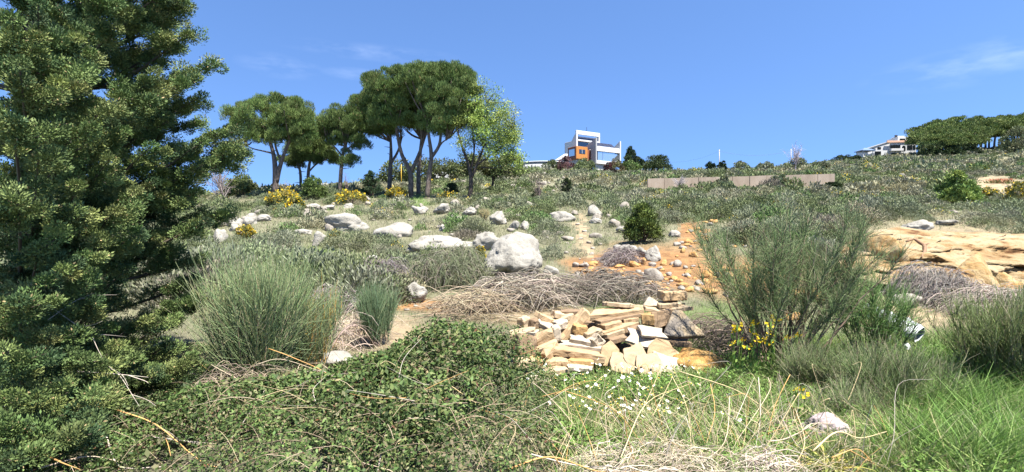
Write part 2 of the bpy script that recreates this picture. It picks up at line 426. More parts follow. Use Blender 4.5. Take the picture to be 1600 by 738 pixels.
rock_px(812, 828, 344, 360, 'rounder one of a pair of small grey rocks above the boulder', 24)
rock_px(684, 700, 347, 361, 'small upright grey rock in the scrub between two white boulders', 25)
rock_px(859, 903, 324, 346, 'broad pale outcrop at the top of the orange footpath', 26, depth=.6, rough=.16)
rock_px(916, 943, 321, 338, 'square white block beside the orange footpath', 27, rough=.05)
rock_px(921, 940, 337, 350, 'low grey rock under the square white block', 28)
rock_px(963, 985, 349, 364, 'smooth grey rock touching the dark green shrub', 29, rough=.05)
rock_px(964, 1000, 376, 398, 'rounded pale rock on the edge of the earth bank', 30)
rock_px(996, 1010, 384, 402, 'small cream rock beside the rounded rock on the bank edge', 31)
rock_px(1013, 1033, 385, 408, 'upright cream rock above the orange soil', 32)
rock_px(1050, 1066, 358, 371, 'white rock at the head of the orange gully', 33)
rock_px(348, 376, 334, 354, 'white rock at the west end of the rock heap', 34)
rock_px(374, 398, 329, 352, 'tallest white rock of the heap beside the cypress', 35)
rock_px(392, 427, 334, 346, 'flat white rock at the east end of the heap', 36, depth=.5)
rock_px(328, 352, 352, 380, 'pale broken rock close to the cypress foliage', 37)
rock_px(354, 376, 350, 362, 'low pale rock in front of the white rock heap', 38)
rock_px(1412, 1452, 344, 362, 'white rock in the scrub above the sandstone ledge', 39, depth=.7)
rock_px(1462, 1503, 341, 352, 'flat pale rock in scrub east of the white rock', 40, depth=.6)
rock_px(560, 590, 398, 408, 'low grey rock sunk in dry grass behind the small broom', 42)
rock_px(500, 520, 318, 328, 'white rock with dark hollow below the yellow bushes', 43)
rock_px(536, 552, 316, 325, 'white rock under the yellow flowering bush', 44)
rock_px(568, 578, 306, 315, 'small round white stone beside the yellow bush', 45)
rock_px(474, 498, 316, 326, 'flat white rock below the green pine-side bush', 46)

# ochre rocks of the dug earth bank
_i = []
def soil_rock(x0, x1, y0, y1, seed, mat='ochre_rock', sub=3):
    o = rock_px(x0, x1, y0, y1, None, seed, mat, depth=.9, name='loose_rock', rough=.12, sub=sub, group='loose stones of the orange earth bank')
    _i.append((o, 'ochre stone lying' if mat == 'ochre_rock' else 'cream stone lying', (x0+x1)/2, (y0+y1)/2, (x1-x0)*(y1-y0)))
for k, (a, b, c, d) in enumerate([(1007, 1045, 419, 442), (964, 992, 424, 442), (1005, 1040, 439, 450), (1040, 1053, 423, 432), (988, 1003, 432, 440), (905, 923, 417, 426), (893, 905, 408, 418), (1028, 1050, 446, 458), (1002, 1012, 400, 414),
        (1014, 1027, 408, 417), (960, 975, 412, 419), (975, 990, 405, 411), (1052, 1066, 404, 418), (1060, 1078, 440, 450), (1025, 1036, 432, 441), (985, 998, 446, 456), (940, 955, 418, 425), (1072, 1082, 420, 430), (1085, 1100, 436, 446), (1064, 1072, 386, 396), (1078, 1092, 392, 402), (1052, 1062, 376, 384), (1100, 1120, 448, 460), (1110, 1124, 430, 440), (1130, 1150, 452, 464)]):
    soil_rock(a, b, c, d, 300+k, 'ochre_rock' if k % 3 else 'lime_far')
for k in range(46):
    x, y = random.uniform(900, 1190), random.uniform(385, 455); w = random.uniform(4, 9)
    soil_rock(x-w/2, x+w/2, y-w*.6, y, 360+k, 'ochre_rock' if k % 2 else 'lime_far', 2)
for k in range(110):
    x, y = random.uniform(895, 1150), random.uniform(392, 458); w = random.uniform(6, 17)
    if y < 402+.14*abs(x-1010): continue
    soil_rock(x-w/2, x+w/2, y-w*.62, y, 2000+k, 'ochre_rock' if k % 3 else 'lime_far', 2 if w < 10 else 3)
for k in range(24):
    y = random.uniform(345, 395); x = 1112-.75*(y-345)+random.uniform(-22, 22); w = random.uniform(5, 12)
    soil_rock(x-w/2, x+w/2, y-w*.6, y, 2200+k, 'ochre_rock' if k % 3 else 'lime_far', 2)
for k, (x, y) in enumerate([(903, 352), (914, 363), (908, 374), (921, 381), (927, 389), (925, 398), (650, 480), (672, 484), (636, 486)]):
    soil_rock(x-4.5, x+4.5, y-4, y, 420+k, 'lime_far', 2)

# white stones scattered over the slope: the nearest and largest as rocks of their own
def scatter_rocks():
    it = []
    rng = np.random.default_rng(77)
    def one(px, py, w, k, mat='lime_far'):
        P = gp(px, py)
        s = P[1]/F; ww = w*s; hh = ww*rng.uniform(.35, .65)
        o = place_rock('rock', None, P, (ww, ww*rng.uniform(.6, 1), hh/.7), 500+k, mat, 2 if w < 9 else 3, rng.uniform(0, 3), (0, 0), .3, 'scattered pale rocks of the hillside', .12)
        it.append((o, 'small pale rock' if w < 9 else 'pale rock', px, py, w*w))
    k = 0
    for n, x0, x1, y0, y1, w0, w1 in [(44, 770, 890, 272, 300, 5, 13), (20, 690, 790, 278, 312, 5, 12), (20, 880, 1060, 300, 345, 5, 11), (12, 1060, 1340, 300, 345, 5, 11), (38, 1340, 1600, 292, 345, 5, 15), (18, 1390, 1480, 262, 285, 5, 13),
                                      (14, 430, 640, 316, 345, 5, 12), (12, 640, 900, 330, 380, 5, 11), (8, 1300, 1600, 246, 268, 5, 9), (10, 850, 1000, 395, 420, 5, 9), (52, 330, 760, 322, 404, 7, 24), (34, 740, 1000, 318, 385, 7, 22), (20, 1000, 1340, 300, 350, 6, 14)]:
        for _ in range(n):
            w = w0+(w1-w0)*rng.random()**2.2
            one(rng.uniform(x0, x1), rng.uniform(y0, y1), w, k); k += 1
    label_all(it)
scatter_rocks()
label_all(_i)

def facets(P, seed):
    """fractured stone: every cell of a jittered lattice gets a step and a tilt of its own"""
    I = np.floor(P).astype(np.int64); best = np.full(P.shape[:-1], 9.); val = np.zeros(P.shape[:-1])
    for a in (-1, 0, 1):
        for b in (-1, 0, 1):
            for c in (-1, 0, 1):
                i, j, k = I[..., 0]+a, I[..., 1]+b, I[..., 2]+c; h = [_hash(i, j, k, seed+q) for q in range(7)]
                q = np.stack([i+h[0], j+h[1], k+h[2]], -1); d = P-q; r = np.sum(d*d, -1); v = (h[3]-.5)+1.1*((h[4]-.5)*d[..., 0]+(h[5]-.5)*d[..., 1]+(h[6]-.5)*d[..., 2])
                m = r < best; best = np.where(m, r, best); val = np.where(m, v, val)
    return val
# yellow sandstone ledge, dug into the slope: one outcrop with an overhang, and blocks fallen from it
LEDGE = []
def ledge():
    Xr = np.linspace(0, 1, 190); t = np.linspace(0, 1, 64)
    px = 1310+Xr*440
    top = np.interp(px, [1310, 1360, 1400, 1480, 1560, 1750], [392, 364, 361, 366, 372, 372]); bot = np.interp(px, [1310, 1400, 1480, 1540, 1600, 1750], [440, 448, 452, 470, 458, 455])
    A, T = np.meshgrid(np.arange(190), t)
    P = px[A]; w = n2(P/60., T*3, 1., 5)
    # profile from the foot (T=0) up the face to the back of the flat top (T=1)
    Yf = np.interp(T, [0, .30, .55, .72, .86, 1], [13.8, 14.3, 15.3, 16.4, 17.9, 20.0])
    row = np.interp(T, [0, .30, .55, .72, .86, 1], [1.06, .72, .40, .16, -.02, -.06])
    py = top[A]+(bot-top)[A]*row
    Z = Yf*(CY-py)/F; X = Yf*(P-CX)/F
    bed = np.abs(((Z*2.2+.25*w+fbm(np.stack([X*.6, Yf*.6, Z*.6], -1), 4)) % 1)-.5)           # bedding
    rough = 1.25*(fbm(np.stack([X*.9, Yf*.9, Z*1.8], -1), 8, 5)-.5)+.5*(bed-.25)-.5*np.exp(-(bed/.05)**2)
    face = np.clip(1-T*.9, .3, 1); rough = rough+.75*facets(np.stack([X*.75, Yf*.75, Z*1.15], -1), 6)+.3*facets(np.stack([X*2, Yf*2, Z*3.0], -1), 16)
    Yf = Yf-rough*face*1.0; Z = Z+.18*(fbm(np.stack([X*1.3, Yf*1.3, Z*0], -1), 15, 4)-.5)
    # hollow under an overhanging lip
    hol = np.exp(-(((P-1567)/34)**2+((T-.26)/.13)**2)); Yf = Yf+1.25*hol; Z = Z-.1*hol
    lip = np.exp(-(((P-1562)/48)**2+((T-.50)/.10)**2)); Yf = Yf-.55*lip
    bul = np.exp(-(((P-1505)/38)**2+((T-.22)/.2)**2)); Yf = Yf-.5*bul
    V = np.stack([X, Yf, Z], -1).reshape(-1, 3)
    i = (np.arange(63)[:, None]*190+np.arange(189)[None]).ravel(); Q = np.stack([i, i+1, i+191, i+190], -1)
    m = noise_mat('yellow_sandstone', [(.34, (.11, .045, .012)), (.42, (.24, .15, .06)), (.54, (.31, .23, .125)), (.75, (.37, .31, .215))], .9, 10, .9, 1, 5, 'Object', .12, stretch=(1, 1, 2.2), distort=.5, spots=(2.3, .62, (.19, .09, .025)))
    LEDGE.append(V)
    o = link('sandstone_outcrop', mesh_from('sandstone_outcrop', V, [Q], None, [m], smooth=True))
    tag(o, 'long yellow sandstone ledge dug into the slope with a dark overhang', 'rock outcrop')
ledge()
for k, (a, b, c, d, Y, t) in enumerate([(1462, 1502, 463, 480, 12.6, 'cream fallen slab in front of the sandstone ledge among dry sticks'), (1405, 1440, 468, 490, 12, 'pale block beside the white pipe, half under green stems'), (1525, 1560, 455, 470, 13, 'flat pale rock under the overhang of the ledge'),
                                     (1575, 1610, 437, 460, 13.4, 'angular block below the overhang at the edge of the picture'), (1305, 1332, 458, 478, 12, 'cream rock seen through the spreading broom'), (1338, 1362, 466, 482, 11.5, 'small cream rock by the white pipe end'), (1250, 1300, 440, 470, 12.5, 'tan rock behind the big broom stems'), (1232, 1256, 468, 486, 11, 'tan stone low behind the big broom')]):
    rock_px(a, b, c, d, t, 460+k, 'lime_far' if k in (1, 2, 4) else 'ochre_rock', Y=Y, name='fallen_rock', sub=4, group='blocks fallen from the sandstone ledge')
for k, (a, b, c, d, Y, t, r_) in enumerate([(1492, 1580, 392, 452, 14.2, 'big yellow block bulging out of the ledge beside the hollow', .1), (1525, 1606, 388, 420, 14.6, 'flat overhanging slab above the dark hollow of the ledge', .05), (1366, 1432, 376, 430, 15.0, 'broad pale block at the west end of the ledge', .2), (1596, 1660, 385, 440, 14.8, 'pale block closing the hollow at the east end', 0)]):
    rock_px(a, b, c, d, t, 440+k*3, 'yellow_rock', Y=Y, name='ledge_block', sub=5, rough=.07, depth=.55 if k != 2 else .9, rz=r_, group=None)
    if k == 2: bpy.context.scene.objects[-1].location.z = float(at(1565, 404, Y)[2])
o = rock_px(1264, 1336, 635, 680, 'purplish grey rough stone lying in green grass', 481, 'purple_rock', Y=4.9, name='field_stone', sub=5, rough=.16, group=None)
rock_px(492, 548, 538, 556, 'pale flat stone showing through the brambles beside the tall broom', 482, 'lime', Y=8.0, name='field_stone', rough=.1, depth=.7, group=None)
rock_px(1063, 1148, 520, 576, 'ochre block with rusty streaks beside the grey slab', 483, 'rust_block', Y=7.2, name='quarried_block', sub=5, rough=.07, rz=.1, depth=.8, group=None)

# ------------------------------------------------------------------ the pile of cut stone
def slab_mesh(w, d, t, seed, cut=None):
    """irregular flat stone: outline in x/y, thickness in z, worn edges"""
    rng = np.random.default_rng(seed)
    if cut is None:
        p = np.array([[-1, -1], [0.1, -1], [1, -1], [1, .1], [1, 1], [-.1, 1], [-1, 1], [-1, 0]], float)*.5
        p += rng.uniform(-.11, .11, p.shape)
        if rng.random() < .35: p[4] -= rng.uniform(.05, .3, 2)
    else: p = np.array(cut, float)*.5
    bm = bmesh.new()
    vs = [bm.verts.new((x*w, y*d, -t/2)) for x, y in p]
    f = bm.faces.new(vs)
    r = bmesh.ops.extrude_face_region(bm, geom=[f])
    for v in r['geom']:
        if isinstance(v, bmesh.types.BMVert): v.co.z += t*rng.uniform(.9, 1.1)
    bmesh.ops.recalc_face_normals(bm, faces=bm.faces)
    bmesh.ops.bevel(bm, geom=list(bm.edges), offset=min(t, w, d)*.10, segments=1, affect='EDGES')
    bmesh.ops.triangulate(bm, faces=[f for f in bm.faces if len(f.verts) > 4])
    bmesh.ops.subdivide_edges(bm, edges=[e for e in bm.edges if e.calc_length() > .07], cuts=3, use_grid_fill=True)
    P = np.array([v.co[:] for v in bm.verts])
    k = 17.
    off = np.stack([fbm(P*k+seed, 3), fbm(P*k+seed+9, 4), fbm(P*k+seed+19, 5)], -1)-.5
    for v, q in zip(bm.verts, off): v.co += Vector(q*min(t*.55, .045))
    me = bpy.data.meshes.new('stone_slab'); bm.to_mesh(me); bm.free()
    return me

SLABS = []
def slab(zx, zy, zw, depth, zt, yaw, pitch, roll, label, colr='tan', cut=None, Y=None, name='stone_slab'):
    """zx, zy: centre, zw, zt: width and thickness, in the 4.21x enlargement of the pile's picture"""
    k = len(SLABS); SLABS.append(label)
    px, py = 780+zx/4.21, 450+zy/4.21; px, py = 945+(px-945)*1.09, 592+(py-592)*1.10
    if Y is None: Y = np.interp(py, [468, 500, 530, 560, 590], [8.75, 8.35, 8.0, 7.6, 7.35])
    s = Y/F/4.21*1.1
    me = slab_mesh(zw*s*1.05, depth*1.1, zt*s*.86, 900+k, cut)
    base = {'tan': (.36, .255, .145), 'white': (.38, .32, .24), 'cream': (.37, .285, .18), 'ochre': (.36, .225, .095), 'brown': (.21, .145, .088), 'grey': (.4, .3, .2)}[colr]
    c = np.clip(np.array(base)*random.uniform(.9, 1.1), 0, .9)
    a = me.attributes.new('col', 'FLOAT_VECTOR', 'FACE'); a.data.foreach_set('vector', np.tile(c, len(me.polygons)).astype(np.float32))
    me.materials.append(M['slab_grey'] if colr == 'grey' else M['slab'])
    o = link(name, me, loc=at(px, py, Y)); o.rotation_euler = (math.radians(pitch), math.radians(roll), math.radians(yaw))
    tag(o, label, 'stone slab', 'cut stones thrown on the pile')
_b = {'grey': 0}
tri = [(-1, -1), (1, -1), (.05, 1)]
# top of the pile
slab(1106, 100, 122, .24, 60, 4, 0, 0, 'square block with pale rim, alone on top of the stone pile', 'tan')
slab(985, 140, 150, .05+.10, 30, 18, 62, 6, 'white triangular slab tilted up beside the topmost block', 'white', [(-1, -1), (1.1, -1), (-.3, 1.1)])
slab(1080, 150, 130, .3, 26, 6, 4, -4, 'flat slab under the topmost block', 'cream')
slab(1105, 178, 170, .32, 24, -6, 3, -8, 'long thin slab below the flat slab near the grey one', 'cream')
slab(760, 200, 300, .28, 40, 5, 8, -6, 'longest flat slab across the top of the pile', 'tan')
slab(780, 156, 170, .25, 26, -10, -5, 3, 'rough pale slab lying on the longest slab', 'cream')
slab(860, 165, 110, .22, 24, 20, -6, 8, 'short cream slab behind the longest slab', 'cream')
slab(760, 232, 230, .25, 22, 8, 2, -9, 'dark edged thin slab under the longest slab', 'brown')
slab(860, 218, 120, .25, 34, 12, 4, -8, 'thick short slab above the stacked tiles', 'tan')
slab(730, 272, 125, .25, 46, 12, 8, -12, 'thick block heading the stacked tiles', 'tan')
slab(840, 238, 90, .22, 30, 12, 6, -10, 'small tan block at the end of the stacked tiles', 'tan')
slab(770, 290, 215, .25, 30, 12, 6, -13, 'long second tile of the leaning stack', 'tan')
slab(742, 318, 145, .25, 28, 12, 6, -11, 'pale third tile of the leaning stack', 'cream')
slab(850, 300, 90, .25, 44, 14, 8, -22, 'tan block wedged at the back of the leaning stack', 'brown')
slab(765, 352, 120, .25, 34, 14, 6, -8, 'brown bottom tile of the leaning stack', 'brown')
# behind the white square
slab(955, 240, 62, .2, 72, -14, 0, 0, 'cube shaped tan block beside the brown upright slab', 'ochre')
slab(1035, 240, 125, .12, 105, 18, -8, -8, 'brown upright slab behind the grey weathered one', 'brown')
slab(985, 185, 110, .2, 24, 10, 8, 12, 'thin slab resting on the cube shaped block', 'cream')
slab(1145, 280, 260, .42, 50, 10, 48, 4, 'large grey weathered triangular slab with rusty lower edge', 'grey', [(-1.0, -1), (1.05, -.85), (.25, 1.15), (-.15, 1.1)])
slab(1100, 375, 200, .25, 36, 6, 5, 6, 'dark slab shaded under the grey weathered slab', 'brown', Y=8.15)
slab(975, 322, 160, .24, 18, 14, 26, 10, 'white square slab lying on top in the middle', 'white', Y=7.85)
slab(925, 362, 170, .26, 18, -18, 30, 14, 'white slab sliding under the white square slab', 'white', Y=7.8)
# big leaning panels of the front
slab(720, 445, 118, .34, 20, 6, 72, 4, 'pointed tan panel leaning upright in front', 'tan', [(-1, -1), (1, -1), (1, .3), (0.2, 1), (-.7, .5)], Y=7.5)
slab(1045, 430, 180, .30, 20, -8, 68, 6, 'curved top leaning panel with cast shade put into its tan, before the white slabs', 'tan', [(-1, -1), (1, -1), (1, 0), (.6, .3), (.3, .95), (-.5, 1), (-.9, .3)], Y=7.55)  # tan paints in the shadow across the white slab that follows
slab(1085, 515, 220, .30, 18, -12, 42, 8, 'broad white slab sloping into the daisies', 'white', Y=7.35)
slab(880, 470, 130, .32, 20, 10, 60, -6, 'cream panel half sunk in daisies between the leaning panels', 'cream', Y=7.4)
slab(800, 500, 120, .26, 20, 0, 55, 5, 'low cream panel behind the tallest daisies', 'cream', Y=7.35)
slab(960, 510, 130, .3, 20, 0, 50, 0, 'pale panel low between the sloping slabs', 'cream', Y=7.3)
# the long front block and its neighbours
slab(525, 445, 290, .22, 62, -6, 4, 9, 'long thick beam like stone along the front', 'tan', Y=7.55)
slab(365, 440, 130, .10, 80, 52, 0, -26, 'slab end tilted against the long beam like stone', 'tan', Y=7.5)
slab(560, 402, 260, .2, 26, -4, 6, 6, 'thin white slab lying on the long beam like stone', 'white', Y=7.7)
slab(515, 275, 235, .16, 62, 14, 0, -46, 'thick diagonal slab leaning across the middle', 'tan', Y=8.0)
slab(540, 300, 80, .13, 60, 20, 10, 10, 'bright ochre lump behind the diagonal slab', 'ochre', Y=7.9)
slab(615, 325, 100, .2, 50, 25, 5, -14, 'pale block between the ochre lump and the leaning stack', 'cream', Y=7.9)
slab(570, 368, 150, .2, 32, -10, 12, 4, 'white slab with a grey chip below the ochre lump', 'white', Y=7.75)
slab(650, 372, 90, .1, 60, 40, 10, 40, 'thin white splinter standing beside the leaning stack', 'white', Y=7.7)
slab(330, 350, 120, .16, 70, 14, 8, -28, 'tan slab leaning on the west side of the pile', 'tan', Y=7.75)
slab(402, 325, 44, .16, 90, 10, 6, -4, 'narrow upright white slab', 'white', Y=7.8)
slab(430, 275, 70, .18, 50, 20, 10, -10, 'small white block behind the narrow upright slab', 'white', Y=8.0)
slab(330, 400, 140, .2, 24, 10, 8, -20, 'flat cream slab under the leaning tan slab', 'cream', Y=7.65)
slab(445, 235, 130, .2, 32, 12, 6, -20, 'cream slab sloping up behind the diagonal one', 'cream')
slab(490, 200, 120, .2, 30, -8, 4, -6, 'dark faced slab at the back of the pile', 'brown')
slab(415, 215, 60, .18, 36, 10, 4, 8, 'small cream block at the back corner', 'cream')
slab(335, 235, 110, .18, 36, 22, 8, 24, 'bent looking tan slab on the back corner', 'tan')
slab(285, 265, 85, .2, 52, 34, 8, 5, 'rough greyish brown block on the west corner', 'brown')
slab(340, 275, 90, .2, 34, -20, 10, 28, 'white slab slipping between the corner blocks', 'white')
slab(205, 262, 60, .14, 80, 50, 10, -16, 'thin cream slab standing at the west end', 'cream')
slab(190, 320, 140, .22, 32, 10, 8, -14, 'layered cream slab at the west end', 'cream')
slab(245, 318, 90, .2, 28, -14, 4, 5, 'small pale slab beside the layered one', 'white')
slab(215, 400, 115, .2, 130, 14, -6, 8, 'rough brown block with chiselled face at the west end', 'brown', Y=7.6)
slab(290, 412, 60, .14, 60, 30, 10, -10, 'small tan wedge in the dark gap of the pile', 'tan', Y=7.7)
# foot of the pile
slab(400, 500, 145, .2, 52, 4, 2, -3, 'rough rectangular stone at the foot of the pile', 'tan', Y=7.4)
slab(545, 492, 130, .2, 32, -4, 2, 3, 'half hidden stone under the long beam', 'ochre', Y=7.42)
slab(395, 548, 150, .22, 36, 6, 6, -4, 'pale flat stone lowest at the foot of the pile', 'cream', Y=7.25)
slab(545, 530, 140, .2, 28, 0, 6, 2, 'pale stone edge peeping through daisies', 'white', Y=7.25)
slab(215, 500, 120, .2, 44, 12, 6, -6, 'cream stone at the west foot of the pile', 'cream', Y=7.35)
slab(280, 492, 80, .2, 36, -10, 4, 8, 'small yellowish stone beside the west foot', 'ochre', Y=7.4)
slab(300, 600, 110, .2, 24, 16, 6, 0, 'small white stone in grass before the pile', 'white', Y=7.0)
# stones inside that carry the others, coloured darker so the gaps look shaded
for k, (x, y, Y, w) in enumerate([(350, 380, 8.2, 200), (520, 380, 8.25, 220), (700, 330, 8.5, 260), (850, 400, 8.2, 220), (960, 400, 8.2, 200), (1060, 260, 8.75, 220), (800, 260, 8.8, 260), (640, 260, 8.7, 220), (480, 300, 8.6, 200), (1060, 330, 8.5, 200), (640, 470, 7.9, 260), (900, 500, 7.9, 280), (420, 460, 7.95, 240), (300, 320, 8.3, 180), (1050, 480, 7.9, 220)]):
    slab(x, y+35, w*.7, .25, 75, random.uniform(-20, 20), random.uniform(-10, 10), random.uniform(-12, 12), 'inner stone of the pile coloured dark for shade, seen only through gaps', 'brown', Y=Y+.12)
# ------------------------------------------------------------------ trees
def clump_cards(Cn, Rd, per, L, W, up=.6, rng=RNG, shell=.55, down=-.5):
    """leaf clumps: per cards around each centre"""
    n = len(Cn); Cc = np.repeat(Cn, per, 0); Rr = np.repeat(Rd, per)
    D = rdir(n*per, rng); D[:, 2] = np.where(D[:, 2] < down, -D[:, 2], D[:, 2])
    P = Cc+D*(Rr*(shell+(1-shell)*rng.random(n*per)**.6))[:, None]*np.array([1, 1, .85])
    Dd = nrm(D+UP*up+rng.normal(size=D.shape)*.45)
    k = rng.uniform(.7, 1.25, n*per)
    return cards(P-Dd*(L*k*.3)[:, None], Dd, L*k, W*k, rng)

def lobes_px(lobes, Y, rng, n, dep=.8):
    """points filling lobes given in the photograph's pixels (cx, cy, rx, ry), with depth"""
    A = np.array([a*b for _, _, a, b in lobes], float)
    P = []
    for (cx, cy, rx, ry), m in zip(lobes, np.maximum(3, (n*A/A.sum()).astype(int))):
        s = Y/F; d = rdir(m, rng); r = rng.uniform(.45, 1, m)**.6
        c = at(cx, cy, Y)
        Q = c+np.stack([d[:, 0]*rx*s, d[:, 1]*rx*s*dep, d[:, 2]*ry*s], -1)*r[:, None]
        P.append(Q)
    return np.concatenate(P)

def base_of(px, py): 
    P = gp(px, py); return P

def trunk_from_px(parts, Y, mb, col, base):
    for path in parts:
        pts = [at(a, b, Y)+np.array([0, dy, 0]) for a, b, _, dy in [(p+(0,))[:4] if len(p) < 4 else p for p in path]]
        V, Q = tube1(pts, [p[2]*.72*Y/F for p in path], 9)
        mb.add(V, Q, col)

def pine(label, trunks, lobes, base_px, n=70, cr=1.05, group='umbrella pines on the slope', seed=1, Y=None, colr=None, per=540, limbs=40, dY=0):
    rng = np.random.default_rng(seed)
    B = gp(*base_px); Y = B[1] if Y is None else Y
    B = np.array([Y*(base_px[0]-CX)/F, Y, 0]); B[2] = H(B[:1], B[1:2])[0]
    o = thing('umbrella_pine', label, 'tree', B, 0, group)
    mb = MB(); trunk_from_px(trunks, Y, mb, (1, 1, 1), B)
    root = [at(*base_px, Y), B+np.array([0, 0, -.4])]; r0 = .72*trunks[0][0][2]*Y/F
    V, Q = tube1([at(trunks[0][0][0], trunks[0][0][1], Y), B+np.array([0, 0, .1]), B-np.array([0, 0, .5])], [r0, r0*1.15, r0*1.5], 9); mb.add(V, Q, (1, 1, 1))
    n = int(n*1.7); Cn = lobes_px(lobes, Y, rng, n)
    # flat underside
    tips = [at(t[-1][0], t[-1][1], Y) for t in trunks]; necks = [at(t[-2][0], t[-2][1], Y) for t in trunks]
    # limbs from the necks out to clumps
    sel = rng.choice(len(Cn), min(limbs, len(Cn)), replace=False)
    for j in sel:
        c = Cn[j]; k = int(np.argmin([np.linalg.norm((c-t)[:2]) for t in tips])); a = necks[k]*.5+tips[k]*.5 if rng.random() < .5 else tips[k]
        m = a*.5+c*.5+np.array([0, 0, -.12*np.linalg.norm((c-a)[:2])])
        V, Q = tube1([a, m, c], [.11, .075, .03], 5, 3); mb.add(V, Q, (1, 1, 1))
    # broken stubs on the trunk
    for t in trunks[:1]:
        for _ in range(7):
            f = rng.uniform(.15, .9); k = int(f*(len(t)-1)); q = f*(len(t)-1)-k
            p = at(t[k][0]*(1-q)+t[min(k+1, len(t)-1)][0]*q, t[k][1]*(1-q)+t[min(k+1, len(t)-1)][1]*q, Y); d = rdir(1, rng)[0]; d[2] = abs(d[2])*.3
            V, Q = tube1([p, p+d*.45, p+d*rng.uniform(.6, .9)], [.05, .04, .015], 5, 2); mb.add(V, Q, (1, 1, 1))
    mb.build('trunk', M['bark'], o, origin=B, smooth=True)
    Rd = .82*cr*rng.uniform(.75, 1.2, len(Cn))
    V, Q = clump_cards(Cn, Rd, per, .34, .046, 1.5, rng, .45)
    c = np.repeat(vary(colr or (.078, .11, .032), len(Cn), .18, .06, rng), per, 0)*rng.uniform(.7, 1.3, (len(Q), 1))
    br = rng.random(len(Q)) < .02; c[br] = np.array([.16, .11, .05])*rng.uniform(.7, 1.2, (br.sum(), 1))
    MB().add(V, Q, c).build('crown', M['needle'], o, origin=B)
    return o

pine('forked umbrella pine with a wide rounded crown, westernmost of the grove', [[(430, 303, 6.5), (430, 265, 5.5), (426, 236, 4), (415, 205, 3), (400, 185, 2)], [(432, 285, 5), (437, 262, 4.5), (446, 235, 3.5), (460, 205, 2)], [(427, 240, 2.2), (410, 236, 1.6), (394, 232, 1.2), (375, 222, .8)], [(440, 255, 2.5), (430, 225, 2.2), (435, 195, 1.5)]],
     [(422, 192, 66, 36), (400, 190, 46, 24), (455, 190, 38, 33), (374, 212, 24, 20), (432, 172, 46, 20), (470, 205, 22, 25), (440, 215, 30, 14)], (430, 304), 105, 1.0, seed=3, Y=58)
pine('short thin pine tucked behind the forked umbrella pine', [[(470, 300, 3.2), (469, 268, 2.8), (462, 250, 2), (455, 240, 1.2)], [(468, 262, 1.8), (476, 248, 1.3), (484, 238, 1)]], [(462, 248, 25, 13), (476, 236, 26, 20)], (470, 301), 32, .9, seed=4, Y=66)
pine('short pine with a bent limb beside the slim umbrella pine', [[(481, 300, 3.8), (482, 268, 3.4), (486, 245, 2.4), (492, 230, 1.4)], [(483, 268, 2), (495, 256, 1.8), (508, 250, 1.4), (518, 244, 1)]], [(496, 232, 32, 24), (510, 244, 22, 16), (480, 222, 24, 18)], (481, 301), 42, .9, seed=5, Y=64)
pine('slim umbrella pine with a flat crown and a small lower tuft', [[(531, 303, 4.6), (533, 265, 4), (536, 240, 3), (542, 215, 2)], [(535, 245, 2), (525, 232, 1.6), (512, 220, 1)], [(536, 238, 2), (552, 226, 1.6), (566, 214, 1)]], [(535, 197, 38, 24), (520, 205, 24, 26), (558, 212, 22, 22), (540, 182, 26, 14), (543, 250, 13, 13)], (531, 304), 62, .95, seed=6, Y=60)
pine('crooked pine at the edge of the cluster beside a yellow bush', [[(608, 300, 5), (610, 262, 4.4), (611, 238, 3.5), (610, 205, 2)], [(611, 256, 3), (622, 236, 2.5), (628, 215, 1.5)]], [(600, 160, 44, 42), (585, 185, 30, 32), (575, 170, 25, 25), (605, 195, 30, 24)], (608, 301), 78, 1.0, seed=7, Y=61)
pine('leaning dark pine with a forked trunk, heart of the cluster', [[(642, 306, 6), (641, 270, 5.4), (628, 242, 4), (620, 205, 3), (618, 180, 2)], [(643, 268, 4.4), (655, 240, 3.6), (664, 215, 2)]], [(625, 145, 46, 36), (600, 135, 38, 24), (640, 170, 40, 30), (612, 175, 36, 26)], (642, 307), 95, 1.0, seed=8, Y=56)
pine('pale trunked pine standing behind the middle of the cluster', [[(654, 304, 5), (654, 268, 4.4), (657, 235, 3.6), (660, 200, 2)]], [(665, 150, 52, 42), (650, 185, 40, 22)], (654, 305), 66, 1.0, seed=9, Y=60)
pine('tallest pine with a straight trunk dividing high, easternmost of the cluster', [[(667, 311, 5.6), (671, 270, 5), (674, 243, 4.4), (669, 205, 3), (668, 175, 2)], [(673, 248, 3.8), (686, 228, 3.4), (690, 205, 2.6), (700, 180, 1.6)], [(686, 230, 1.8), (692, 222, 1.6), (702, 216, 1)]], [(700, 150, 50, 44), (675, 130, 56, 26), (722, 168, 28, 42), (705, 122, 40, 17), (690, 190, 36, 22)], (667, 312), 118, 1.0, seed=10, Y=54)

